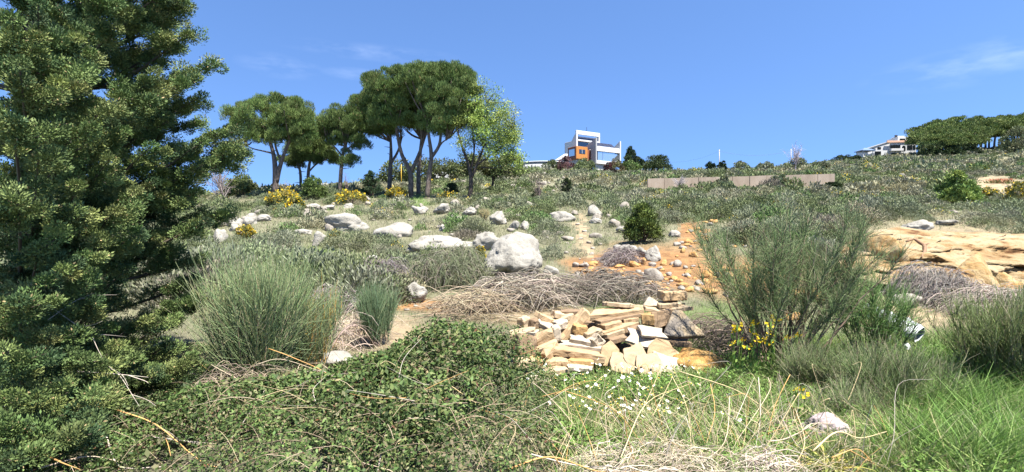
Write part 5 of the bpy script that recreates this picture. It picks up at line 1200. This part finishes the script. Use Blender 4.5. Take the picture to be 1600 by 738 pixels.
    for k in range(70):
        px, py = rng.uniform(20, 900), rng.uniform(560, 735); P = gp(px, max(py+30, 600), 2.2, 7.5); P[2] += float(bramble_h(P[:1], P[1:2])[0])*.9
        a = rng.uniform(0, 6.28); l = rng.uniform(.25, .7); d = np.array([math.cos(a), math.sin(a)*.6, rng.uniform(-.1, .45)]); d /= np.linalg.norm(d)
        one([P, P+d*l*.5+rng.normal(size=3)*.03, P+d*l], rng.uniform(.0025, .005), [S, T, G, O][int(rng.choice(4, p=[.2, .3, .35, .15]))], 'thin bare twig', 'bare_twig', 'bare twigs over the brambles')
    label_all(it)
stalks()

def strap_plant(label, px, py, Y, seed, cols, n=46, l=(.25, .5)):
    rng = np.random.default_rng(seed); P = on(Y*(px-CX)/F, Y); a = rng.uniform(0, 6.28, n); L = rng.uniform(l[0], l[1], n); hd = np.stack([np.cos(a), np.sin(a), np.zeros(n)], -1); u = np.linspace(0, 1, 6)
    Pp = hd[:, None]*(L[:, None]*u*rng.uniform(.5, 1.1, (n, 1)))[..., None]+UP*((L*rng.uniform(.6, 1.1, n))[:, None]*(u-.75*u**2.2))[..., None]
    S = nrm(np.cross(hd, UP)); V, Q = ribbons(Pp, np.broadcast_to(.022*np.array([.8, 1, 1, .8, .5, .08]), (n, 6)), S)
    return tag(MB().add(V, Q, np.repeat(mix(cols, [1]*len(cols), n, .2, .08, rng), 5, 0)).build('strap_leaved_plant', M['grass'], loc=P), label, 'plant')
strap_plant('yellowing strap leaved plant in grass before the purplish stone', 1300, 730, 4.1, 801, [(.42, .34, .08), (.30, .30, .07), (.5, .38, .14)])
strap_plant('green rosette of strap leaves beside the dry reeds', 1165, 660, 4.6, 802, [(.13, .2, .05), (.10, .16, .04)], 40, (.15, .3))
heap('matted bundle of pale dead reed at the bottom of the picture', 1150, 1245, 690, 745, 3.75, 803, 420, [(.30, .245, .20), (.24, .195, .16), (.35, .29, .23)], [3, 2, 2], .0035, 'dead_reed_bundle', dep=.25, cat='dead reed', flow=-1.0, ln=(.3, .6))
heap('pale tangle of dead grass and twigs in front of the daisies', 900, 1150, 690, 760, 3.7, 804, 950, [(.34, .285, .205), (.26, .21, .155), (.40, .345, .26), (.17, .14, .11)], [3, 2, 2, 1], .003, 'dead_grass_tangle', dep=.6, cat='dead grass', flow=.3, ln=(.3, .8))

def succulents():
    rng = np.random.default_rng(99); P = gp(1562, 287); n = 260; c = np.stack([rng.uniform(-1.7, 1.7, n), rng.uniform(-.8, .8, n), np.zeros(n)], -1); d = nrm(np.stack([rng.normal(size=n)*.5, rng.normal(size=n)*.5, np.ones(n)], -1))
    V, Q = cards(c, d, rng.uniform(.4, .85, n), .14, rng); mb = MB().add(V, Q, mix([(.20, .16, .07), (.14, .15, .06), (.30, .14, .07)], [2, 2, 1], n, .2, .1, rng))
    o = thing('succulent_clump', 'red tipped spiky succulent clump on the sandy plot', 'plant', P); mb.build('leaf_rosette', M['leaf'], o)
    V, Q = cards(c+d*.6, d, .2, .06, rng); MB().add(V, Q, vary((.42, .10, .05), n, .2, .1, rng)).build('red_tips', M['leaf'], o)
succulents()
# ------------------------------------------------------------------ plain materials
def plain(name, c, rough=.7, metal=0., spec=.4, nz=.10, sc=2.):
    c = np.array(c); return noise_mat(name, [(.3, tuple(c*(1-nz))), (.7, tuple(np.minimum(c*(1+nz), .95)))], sc, 6, rough, .15, 20, spec=spec)
M['render_white'] = plain('white_render', (.47, .46, .44), .8); M['render_grey'] = plain('concrete_and_shaded_render', (.28, .275, .265), .85); M['orange'] = plain('orange_cladding', (.37, .145, .03), .6)
M['dark'] = plain('dark_frame', (.03, .032, .035), .5); M['brown_clad'] = plain('brown_cladding', (.20, .065, .03), .6); M['terracotta'] = plain('terracotta', (.55, .33, .22), .8); M['blue_roof'] = plain('blue_grey_roof', (.10, .15, .24), .6)
M['wood_pole'] = plain('weathered_pole', (.42, .36, .29), .85); M['yellow'] = plain('yellow_paint', (.5, .31, .03), .5); M['plastic'] = plain('white_plastic', (.44, .45, .45), .6, nz=.35, sc=9)
def glass(name, tint, rough=.03):
    m, nt, out = nodes_of(name); p = nt.nodes.new('ShaderNodeBsdfPrincipled'); p.inputs['Base Color'].default_value = (*tint, 1); p.inputs['Roughness'].default_value = rough; p.inputs['Metallic'].default_value = .9
    nt.links.new(p.outputs[0], out.inputs[0]); return m
M['glass'] = glass('reflecting_glass', (.62, .66, .66)); M['glass_dark'] = glass('dark_glass', (.10, .12, .14), .08); M['panel'] = plain('solar_cell', (.028, .03, .045), .35)

def box(name, x0, x1, y0, y1, z0, z1, mat, parent, bev=.03):
    bm = bmesh.new(); bmesh.ops.create_cube(bm, size=1)
    for v in bm.verts: v.co = ((x0+x1)/2+v.co.x*(x1-x0), (y0+y1)/2+v.co.y*(y1-y0), (z0+z1)/2+v.co.z*(z1-z0))
    if bev: bmesh.ops.bevel(bm, geom=list(bm.edges), offset=min(bev, (x1-x0)*.2, (y1-y0)*.2, (z1-z0)*.2), segments=1, affect='EDGES')
    me = bpy.data.meshes.new(name); bm.to_mesh(me); bm.free(); me.materials.append(M[mat]); return link(name, me, parent)
def prism(name, pts, y0, y1, mat, parent, axis='y'):
    """outline in x/z extruded along y (axis 'x': outline in y/z extruded along x)"""
    bm = bmesh.new(); mk = (lambda a, b, e: (a, e, b)) if axis == 'y' else (lambda a, b, e: (e, a, b))
    A = [bm.verts.new(mk(a, b, y0)) for a, b in pts]; B = [bm.verts.new(mk(a, b, y1)) for a, b in pts]; bm.faces.new(A); bm.faces.new(B); n = len(pts)
    for i in range(n): bm.faces.new((A[i], A[(i+1) % n], B[(i+1) % n], B[i]))
    bmesh.ops.recalc_face_normals(bm, faces=bm.faces); me = bpy.data.meshes.new(name); bm.to_mesh(me); bm.free(); me.materials.append(M[mat]); return link(name, me, parent)

# ------------------------------------------------------------------ the modern house
def modern_house():
    Y = 146.; o = thing('modern_house', 'white modern house with an orange box room and solar panels on the crest', 'house', at(931, 273, Y), math.radians(31))
    # local x along the glazed front, local y back along the side, z up from the basement foot
    z = lambda py, d=0: (273-py)*(Y+d)/F
    W = 9.4; zb, zt, zf = z(255.5), z(228), z(215.5)
    box('basement', .6, W-1.2, .7, 8.5, -2.5, zb-.02, 'render_white', o)
    box('front_slab', .42, W-.32, .02, 8.2, zb, zb+.95, 'render_white', o)                  # the floor band under the window
    box('parapet', .42, W-.32, .0, .5, zt-1.4, zt, 'render_white', o); box('roof', .42, W-.32, .5, 8.2, zt-1.1, zt-.7, 'render_grey', o)
    prism('side_fin', [(0, zb), (2.2, zb), (2.2, zb+4.4), (4.2, zb+4.4), (8.3, zb+2.3), (8.3, zb+4.2), (3.2, zt+.9), (.1, zf), (0, zf)], 0, .4, 'render_grey', o, 'x')  # white house: the grey puts this side's weaker light into the colour
    prism('end_fin', [(-.1, zb-.2), (8.2, zb-.2), (8.2, zt), (3.5, zt+.2), (0, zf-.1), (-.1, zf-.1)], W-.3, W+.1, 'render_white', o, 'x')
    f = box('window', .42, W-.32, .35, .5, zb+.95, zt-1.42, 'dark', o)
    box('pane', .95, 2.75, .25, .34, zb+1.0, zt-1.5, 'glass', f); box('pane', 2.85, W-.5, .25, .34, zb+1.0, zt-1.5, 'glass', f)
    box('side_wall', .4, .9, 2.3, 8.2, zb, zt-1.1, 'render_grey', o)  # grey again holds the shade of the turned side
    box('balcony', 5.3, 8.1, -1.5, .0, zb+.5, zb+.85, 'render_grey', o); box('balcony_support', 5.5, 7.6, -.9, .0, zb-.25, zb+.49, 'brown_clad', o)
    for k in range(5):
        p = box('solar_panel', 1.0+k*1.4, 2.3+k*1.4, 0, 1.9, 0, .08, 'panel', o); p.location = (0, .8, zt+.25); p.rotation_euler = (math.radians(38), 0, 0)
    # upper storey set back, its open frame carrying more panels
    u0, u1 = -2.6, 6.4; zu = z(205.5, 6)+.6
    box('upper_storey', u0+.52, u1-.52, 6.25, 12, zt-1, zu-2.7, 'render_white', o); box('upper_window', u0+.8, 2.2, 6.05, 6.2, zt-.6, zu-3.2, 'glass_dark', o)
    box('roof_frame', u0, u1, 5.6, 6.1, zu-1.15, zu, 'render_white', o); box('roof_frame', u1-.5, u1, 5.6, 12, zt-.4, zu-1.16, 'render_white', o); prism('side_wing', [(5.6, zt-3.4), (5.6, zu-1.16), (6.4, zu-1.16), (12, zt-2.2), (12, zt-3.4)], u0, u0+.5, 'render_white', o, 'x'); box('roof_frame', u0+.52, u1-.52, 5.4, 6.2, zu-3.1, zu-2.65, 'render_white', o)
    for k in range(6):
        p = box('solar_panel', u0+.7+k*1.3, u0+1.95+k*1.3, 0, 1.75, 0, .08, 'panel', o); p.location = (0, 6.25, zu-2.5); p.rotation_euler = (math.radians(42), 0, 0)
    a = box('antenna', 1.9, 1.98, 6.4, 6.48, zu, zu+1.5, 'dark', o, 0)
    # orange box room hanging out at the side
    ox0, ox1, oy0, oy1, oz0, oz1 = -5.3, -1.2, 2.2, 6.2, z(248.5), z(229)
    r = box('box_room', ox0, ox1, oy0, oy1, oz0, oz1, 'orange', o); fw = box('room_window', ox0+1.0, ox0+3.2, oy0-.06, oy0-.005, oz0+1.5, oz0+2.7, 'glass_dark', r); box('mullion', ox0+2.0, ox0+2.1, oy0-.1, oy0-.065, oz0+1.5, oz0+2.7, 'render_white', fw)
    sw = box('side_panel', ox0-.06, ox0-.005, oy0+.15, oy1-.1, oz0+.1, oz1-.1, 'brown_clad', r); box('side_window', ox0-.12, ox0-.065, oy0+.7, oy1-.7, oz0+.9, oz1-.7, 'glass', sw)
    box('stair_block', ox0+1, -.2, 3.6, 9, -1, oz0-.02, 'render_white', o); box('glass_balustrade', ox0+1.2, .2, 1.2, 1.3, zb-2.0, zb+.6, 'glass', o); box('terrace', ox0+1.0, .3, 1.3, 3.5, -1.5, zb-2.02, 'render_grey', o)
    box('recess', -1.1, .38, 2.6, 5, zb, zb+4.2, 'brown_clad', o); prism('rear_roof', [(u0, zt-1), (u0-3.6, zt-3.2), (u0-3.6, zt-3.8), (u0, zt-1.8)], 8.0, 11.5, 'render_white', o)
modern_house()
def villa():
    Y = 222.; s = Y/F; o = thing('arched_villa', 'white stepped villa with arched openings beside the pine grove', 'house', at(1400, 249, Y), math.radians(-6)); q = lambda px: (px-1400)*s; z = lambda py: (249-py)*s
    def win(x0, x1, t, b, y, par, mat='glass_dark', arch=False):
        X0, X1, Z0, Z1 = q(x0), q(x1), z(b), z(t)
        if not arch: return box('window', X0, X1, y-.12, y-.01, Z0, Z1, mat, par, 0)
        r = (X1-X0)/2; pts = [(X0, Z0), (X1, Z0)]+[((X0+X1)/2+r*math.cos(a), Z1-r+r*math.sin(a)) for a in np.linspace(0, math.pi, 9)]; return prism('arched_window', pts, y-.12, y-.01, mat, par)
    prism('west_wing', [(q(1362), -3), (q(1362), z(231)), (q(1395), z(220.5)), (q(1395), -3)], 1.5, 10, 'render_white', o)
    prism('roof_edge', [(q(1361), z(231.2)), (q(1395.5), z(220.2)), (q(1395.5), z(219.0)), (q(1361), z(230.2))], 1.2, 10.2, 'render_grey', o)
    box('main_block', q(1395.2), q(1431), .8, 11, -3, z(221.5), 'render_white', o); box('terracotta_band', q(1388), q(1424), .4, .78, z(222.5), z(219.5), 'terracotta', o)
    box('top_storey', q(1408), q(1433), 2.5, 10.5, z(221.4), z(212.5), 'render_white', o); box('roof_hut', q(1410), q(1420), 3.5, 8, z(212.4), z(210.5), 'render_white', o)
    w = box('balcony', q(1392), q(1410), -.6, .75, z(236), z(232.5), 'render_white', o); win(1393.5, 1408, 226.5, 232.3, .78, o)
    win(1410.5, 1415.5, 227.5, 235.5, .78, o, arch=True); win(1418, 1425.5, 227, 234, .78, o); win(1426.5, 1430, 227, 234, .78, o); win(1418.5, 1425, 238, 248, .78, o, arch=True); win(1427, 1430.5, 238, 248, .78, o, arch=True); win(1424, 1428, 215, 219.5, 2.5, o, arch=True); win(1411, 1419, 215.5, 219.8, 2.5, o)
    win(1372, 1381, 235.5, 242, 1.5, o); win(1366, 1371, 238.5, 243.5, 1.5, o); win(1376, 1381, 228.8, 232, 1.5, o); win(1368, 1373, 231, 234, 1.5, o); win(1394, 1407, 239, 245, .78, o); box('satellite_dish', q(1407), q(1411), 4, 4.3, z(212), z(208.5), 'dark', o)
villa()
def kiosk():
    Y = 205.; s = Y/F; o = thing('roofed_kiosk', 'small open kiosk with a blue pyramid roof beside the villa', 'kiosk', at(1351, 246.5, Y)); r = 10*s; h0, h1 = (249-238.5)*s, (249-233.5)*s
    bm = bmesh.new(); A = [bm.verts.new((x*r, y*r, h0)) for x, y in ((-1, -1), (1, -1), (1, 1), (-1, 1))]; L = [bm.verts.new((x*r, y*r, h0-.25)) for x, y in ((-1, -1), (1, -1), (1, 1), (-1, 1))]; t = bm.verts.new((0, 0, h1))
    for i in range(4): bm.faces.new((A[i], A[(i+1) % 4], t)); bm.faces.new((L[i], L[(i+1) % 4], A[(i+1) % 4], A[i]))
    bm.faces.new(L[::-1]); me = bpy.data.meshes.new('roof'); bm.to_mesh(me); bm.free(); me.materials.append(M['blue_roof']); link('roof', me, o)
    for x in (-.75, .75):
        for y in (-.75, .75): box('post', x*r-.12, x*r+.12, y*r-.12, y*r+.12, -3, h0-.26, 'render_white', o)
    box('counter', -.7*r, .7*r, -.7*r, .7*r, -3, h0*.42, 'render_white', o)
kiosk()

# concrete wall on the slope, poles, far roofs
def concrete_wall():
    P = [(1012, 297, 279), (1100, 296, 277.5), (1200, 294, 274.5), (1305, 292.5, 271.5)]; Y = 70.; o = thing('concrete_wall', 'long pale brown concrete retaining wall across the upper slope', 'wall', at(1160, 296, Y)); B = np.array(at(1160, 296, Y))
    a_ = np.array(P, float); xs = np.linspace(1012, 1305, 12); rj = np.random.default_rng(4); P = [(x, np.interp(x, a_[:, 0], a_[:, 1]), np.interp(x, a_[:, 0], a_[:, 2])+rj.uniform(-.35, .35)) for x in xs]
    mats = M['conc'] = noise_mat('cast_concrete', [(.3, (.19, .145, .105)), (.5, (.27, .21, .155)), (.75, (.33, .265, .205))], .8, 8, .9, .4, 8, 'Object', .03, stretch=(1, 1, .4))
    for (a, b, t), (a2, b2, t2) in zip(P[:-1], P[1:]):
        x0, x1 = Y*(a-CX)/F-B[0], Y*(a2-CX)/F-B[0]-.05; dy = rj.uniform(-.05, .05); zf = lambda p: Y*(CY-p)/F-B[2]
        bm = bmesh.new(); V = [bm.verts.new(v) for v in ((x0, 0, zf(b)-1.5), (x1, 0, zf(b2)-1.5), (x1, 0, zf(t2)), (x0, 0, zf(t)), (x0, .35, zf(b)-1.5), (x1, .35, zf(b2)-1.5), (x1, .35, zf(t2)), (x0, .35, zf(t)))]
        for f in ((0, 1, 2, 3), (5, 4, 7, 6), (3, 2, 6, 7), (1, 5, 6, 2), (4, 0, 3, 7), (4, 5, 1, 0)): bm.faces.new([V[i] for i in f])
        me = bpy.data.meshes.new('wall_panel'); bm.to_mesh(me); bm.free(); me.materials.append(mats); link('wall_panel', me, o).location.y = dy
concrete_wall()
def pole(label, px, top, bot, Y, r, mat, name='utility_pole', arms=1, cat='pole'):
    B = on(Y*(px-CX)/F, Y); h = Y*(CY-top)/F-B[2]; o = thing(name, label, cat, B); m = MB(); V, Q = tube1([(0, 0, -.3), (0, 0, h*.5), (0, 0, h)], [r, r*.9, r*.75], 8, 1); m.add(V, Q, (1, 1, 1)); m.build('post', M[mat], o)
    for k in range(arms): box('crossarm', -.9, .9, -.06-r, .06-r, h-.6-k*.8, h-.45-k*.8, mat, o, 0)
    return o, B+np.array([0, -r, h-.4])
_, t1 = pole('wooden utility pole beside the pair of dark trees', 1124, 234, 273, 130, .11, 'wood_pole', arms=0); _, t2 = pole('grey utility pole on the ridge beside the bare tree', 1236, 233, 270, 130, .11, 'wood_pole', arms=0)
pole('bright yellow post standing behind the crooked pine', 627, 257, 280, 78, .065, 'yellow', 'marker_post', 0, 'post')
def wire(name, a, b, sag, label):
    t = np.linspace(0, 1, 15)[:, None]; P = a*(1-t)+b*t; P[:, 2] -= sag*4*(t*(1-t))[:, 0]; V, Q = tubes(P[None], np.full((1, 15), .016), 4); tag(MB().add(V-a, Q, (.12, .12, .13)).build(name, M['twig'], loc=a), label, 'wire')
wire('power_wire', t1, t2, 1.2, 'thin power wire strung between the two utility poles'); wire('power_wire', at(1040, 253, 150)*1.0, t1, 1.0, 'thin power wire running from the wooden pole toward the house')

def far_roof(label, x0, x1, t, m, b, Y, sx=0, open_=False):
    s = Y/F; o = thing('white_shed', label, 'shed', at((x0+x1)/2, b, Y)); w = (x1-x0)*s/2; h = (b-t)*s; hm = (b-m)*s
    prism('roof', [(-w, hm), (-w*.75, h), (w*.55, h), (w, hm), (w, hm-.12), (-w, hm-.12)], -2.5, 2.5, 'render_white', o)
    for x in (-w*.9, -w*.25, w*.3, w*.8): box('post', x-.1, x+.1, -2.3, -2.1, -2, hm-.13, 'render_white', o)
    box('back_wall', -w*.85, w*.85, 1.5, 1.7, -2, hm-.14, 'render_grey' if not open_ else 'dark', o)
far_roof('low white roofed open shed behind the slim pine', 504, 556, 289, 294, 303, 92, open_=True); far_roof('small flat white shelter behind the short pines', 452, 474, 294, 297, 304, 95)
def small_house():
    o = thing('small_house', 'small pale house corner seen between the pine trunks', 'house', at(678, 290, 96)); box('wall', -1.6, 2.3, 0, 4, -2, 3.0, 'render_white', o); box('roof', -1.8, 2.5, -.2, 4.2, 3.01, 3.25, 'render_grey', o); box('window', -.6, .4, -.06, -.005, .8, 2.0, 'glass_dark', o)
small_house()
def curved_wall():
    rng = np.random.default_rng(3); o = thing('curved_terrace', 'low curved white terrace wall beside the modern house', 'wall', at(850, 262, 140)); s = 140/F
    t = np.linspace(-1, 1, 17); x = t*34*s; y = 2*t**2
    def band(name, z0, z1, off, th, mat):
        V = []; 
        for a, b in zip(x, y): V += [(a, b+off, z0), (a, b+off, z1), (a, b+off+th, z1), (a, b+off+th, z0)]
        Q = [];
        for i in range(16):
            for k in range(4): Q.append((i*4+k, i*4+4+k, i*4+4+(k+1) % 4, i*4+(k+1) % 4))
        Q += [(0, 1, 2, 3), (67, 66, 65, 64)]
        link(name, mesh_from(name, V, [Q], None, [M[mat]]), o)
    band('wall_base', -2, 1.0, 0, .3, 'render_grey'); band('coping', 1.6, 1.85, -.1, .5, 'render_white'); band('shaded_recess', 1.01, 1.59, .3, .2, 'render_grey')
curved_wall()

# ------------------------------------------------------------------ white waste pipe and scraps under the green stems
def waste_pipe():
    rng = np.random.default_rng(7); Y = 8.6; A, B = at(1352, 486, Y+.3), at(1438, 523, Y-.35); D = nrm((B-A)[None])[0]; Ln = np.linalg.norm(B-A); r = .17
    o = thing('waste_pipe', 'crumpled white plastic pipe with a dark round opening under green stems', 'pipe', A)
    S = nrm(np.cross(D, UP)[None])[0]; U = np.cross(S, D); n, k = 26, 40; a = np.arange(n)/n*2*np.pi; V = []
    for i in range(k):
        t = i/(k-1); rr = r*(.82+.18*math.sin(t*2.6))*(1+.05*math.sin(i*2.1)+.05*math.sin(i*.9+1)); q = rr*(1+.42*(vnoise(np.stack([np.cos(a)*2, np.sin(a)*2, np.full(n, t*7)], -1), 5)-.5))
        V.append(D*Ln*t+S*(np.cos(a)*q)[:, None]*1.1+U*(np.sin(a)*q*.85)[:, None])
    V = np.concatenate(V); i = np.arange(k-1)[:, None]*n; j = np.arange(n)[None]; Q = np.stack([i+j, i+(j+1) % n, i+n+(j+1) % n, i+n+j], -1).reshape(-1, 4)
    me = mesh_from('pipe_body', V, [Q], None, [M['plastic']], smooth=True); p = link('pipe_body', me, o); m = p.modifiers.new('wall', 'SOLIDIFY'); m.thickness = .008
    # side socket, its hole closed by a disc coloured dark for the shade inside
    c = D*Ln*.38; ax = nrm((-np.array([0, 1., 0])*.9+np.array([-.3, 0, .25]))[None])[0]; P = np.array([c+ax*.05, c+ax*.12, c+ax*.2, c+ax*.21, c+ax*.2, c+ax*.10]); V, Q = tubes(P[None], np.array([[.085, .088, .095, .09, .075, .07]]), 18); link('socket', mesh_from('socket', V, [Q], None, [M['plastic']], smooth=True), o)
    V, Q = tubes(np.array([c+ax*.10, c+ax*.101])[None], np.array([[.072, .001]]), 18); link('hollow', mesh_from('hollow', V, [Q], None, [M['dark']]), o)
    for q, (x0, x1, y0, y1, lab) in enumerate([(1352, 1372, 474, 490, 'white crumpled plastic scrap at the upper end of the pipe'), (1378, 1398, 508, 528, 'whitish broken lump below the pipe opening'), (1355, 1372, 515, 528, 'thin white plaster shard beside the whitish lump'), (1410, 1424, 536, 546, 'small white scrap in grass below the pipe'), (1306, 1322, 498, 510, 'small whitish stone west of the white pipe')]):
        e = rock_px(x0, x1, y0, y1, lab, 820+q, 'plastic' if q in (0, 3) else 'lime', Y=8.3-.1*q, name='white_scrap', sub=4, rough=.2, group=None, depth=.6); e.location.z = float(at((x0+x1)/2, (y0+y1)/2, e.location.y)[2])
waste_pipe()
def ledge_branch():
    o = thing('dead_branch', 'dark forked dead branch lying on the yellow sandstone ledge', 'branch', at(1432, 372, 16.2)); mb = MB(); B = at(1432, 372, 16.2)
    Lx, Ly = pix(LEDGE[0])
    def lie(px, py): k = int(np.argmin((Lx-px)**2+(Ly-py)**2)); return at(px, py, LEDGE[0][k, 1]-.07)
    for pp, r in [([(1416, 377), (1428, 374), (1437, 379), (1444, 384), (1445, 392), (1440, 402)], [.03, .04, .05, .055, .045, .02]), ([(1443, 383), (1452, 380)], [.035, .012])]:
        V, Q = tube1([lie(*p)-B for p in pp], r, 6, 4); mb.add(V, Q, (.14, .085, .05))
    mb.build('forked_stem', M['twig'], o)
ledge_branch()

# ------------------------------------------------------------------ light, sky, camera
SUN = np.array([.36, -.42, 1.12]); SUN = SUN/np.linalg.norm(SUN)
sc = bpy.context.scene
w = bpy.data.worlds.new('World'); sc.world = w; w.use_nodes = True; nt = w.node_tree; nt.nodes.clear(); N = nt.nodes; Lk = nt.links.new
out = N.new('ShaderNodeOutputWorld'); bg = N.new('ShaderNodeBackground'); sky = N.new('ShaderNodeTexSky'); sky.sky_type = 'NISHITA'; sky.sun_disc = False
sky.sun_elevation = math.asin(SUN[2]); sky.sun_rotation = math.atan2(SUN[0], SUN[1]); sky.altitude = 800; sky.air_density = 1.0; sky.dust_density = .2; sky.ozone_density = 3.0
bg.inputs['Strength'].default_value = .077
# thin wisps of high cloud, fixed to directions of the sky
tc = N.new('ShaderNodeTexCoord'); geo = tc.outputs['Generated']
va = N.new('ShaderNodeVectorMath'); va.operation = 'ADD'; va.inputs[1].default_value = (0, 0, .20); vn = N.new('ShaderNodeVectorMath'); vn.operation = 'NORMALIZE'; Lk(geo, va.inputs[0]); Lk(va.outputs[0], vn.inputs[0]); Lk(vn.outputs[0], sky.inputs['Vector'])
tint = N.new('ShaderNodeMix'); tint.data_type = 'RGBA'; tint.blend_type = 'MULTIPLY'; tint.inputs['Factor'].default_value = 1; tint.inputs['B'].default_value = (.80, .955, 1.14, 1); Lk(sky.outputs[0], tint.inputs['A'])
def wisp(px, py, rx, ry, seed):
    d = nrm(np.array([(px-CX)/F, 1, (CY-py)/F])[None])[0]
    mp = N.new('ShaderNodeMapping'); mp.inputs['Location'].default_value = [-float(v)*k for v, k in zip(d, (1/rx, 1, 1/ry))]; mp.inputs['Scale'].default_value = (1/rx, 1, 1/ry); Lk(geo, mp.inputs['Vector'])
    gr = N.new('ShaderNodeTexGradient'); gr.gradient_type = 'SPHERICAL'; Lk(mp.outputs[0], gr.inputs[0])
    nz = N.new('ShaderNodeTexNoise'); nz.inputs['Scale'].default_value = 16; nz.inputs['Detail'].default_value = 8; m2 = N.new('ShaderNodeMapping'); m2.inputs['Scale'].default_value = (1, 1, 3.2); m2.inputs['Location'].default_value = (seed, 0, 0); m2.inputs['Rotation'].default_value = (0, .2, 0); Lk(geo, m2.inputs[0]); Lk(m2.outputs[0], nz.inputs[0])
    mr = N.new('ShaderNodeMapRange'); mr.inputs['From Min'].default_value = .42; mr.inputs['From Max'].default_value = .75; Lk(nz.outputs['Fac'], mr.inputs['Value'])
    mu = N.new('ShaderNodeMath'); mu.operation = 'MULTIPLY'; Lk(gr.outputs['Fac'], mu.inputs[0]); Lk(mr.outputs[0], mu.inputs[1]); return mu.outputs[0]
acc = None
for a in [(442, 104, .07, .022, 1), (580, 82, .16, .016, 3), (556, 116, .06, .012, 5), (1495, 108, .10, .03, 8), (1580, 80, .08, .03, 11)]:
    v = wisp(*a)
    if acc is None: acc = v
    else:
        ad = N.new('ShaderNodeMath'); ad.operation = 'ADD'; Lk(acc, ad.inputs[0]); Lk(v, ad.inputs[1]); acc = ad.outputs[0]
ml = N.new('ShaderNodeMath'); ml.operation = 'MULTIPLY'; ml.inputs[1].default_value = .09; ml.use_clamp = True; Lk(acc, ml.inputs[0])
mx = N.new('ShaderNodeMix'); mx.data_type = 'RGBA'; Lk(ml.outputs[0], mx.inputs['Factor']); Lk(tint.outputs['Result'], mx.inputs['A']); mx.inputs['B'].default_value = (11, 11.5, 12.5, 1)
Lk(mx.outputs['Result'], bg.inputs['Color']); Lk(bg.outputs[0], out.inputs[0])
ld = bpy.data.lights.new('sun', 'SUN'); ld.energy = 5.0; ld.angle = math.radians(.53); ld.color = (1, .97, .92); so = bpy.data.objects.new('sun', ld); C.objects.link(so); so.rotation_euler = Vector(SUN).to_track_quat('Z', 'Y').to_euler()
cd = bpy.data.cameras.new('camera'); cd.sensor_width = 36; cd.lens = 36*F/1600; cd.clip_start = .05; cd.clip_end = 5000; co = bpy.data.objects.new('camera', cd); C.objects.link(co); co.location = (0, 0, 0); co.rotation_euler = (math.pi/2, 0, 0); sc.camera = co
sc.view_settings.view_transform = 'Standard'; sc.view_settings.look = 'None'; sc.view_settings.exposure = 1.72; sc.view_settings.gamma = 1; sc.view_settings.use_curve_mapping = False
sc.cycles.max_bounces = 6; sc.cycles.diffuse_bounces = 2; sc.cycles.transmission_bounces = 2; sc.cycles.transparent_max_bounces = 4; sc.cycles.sample_clamp_indirect = 6
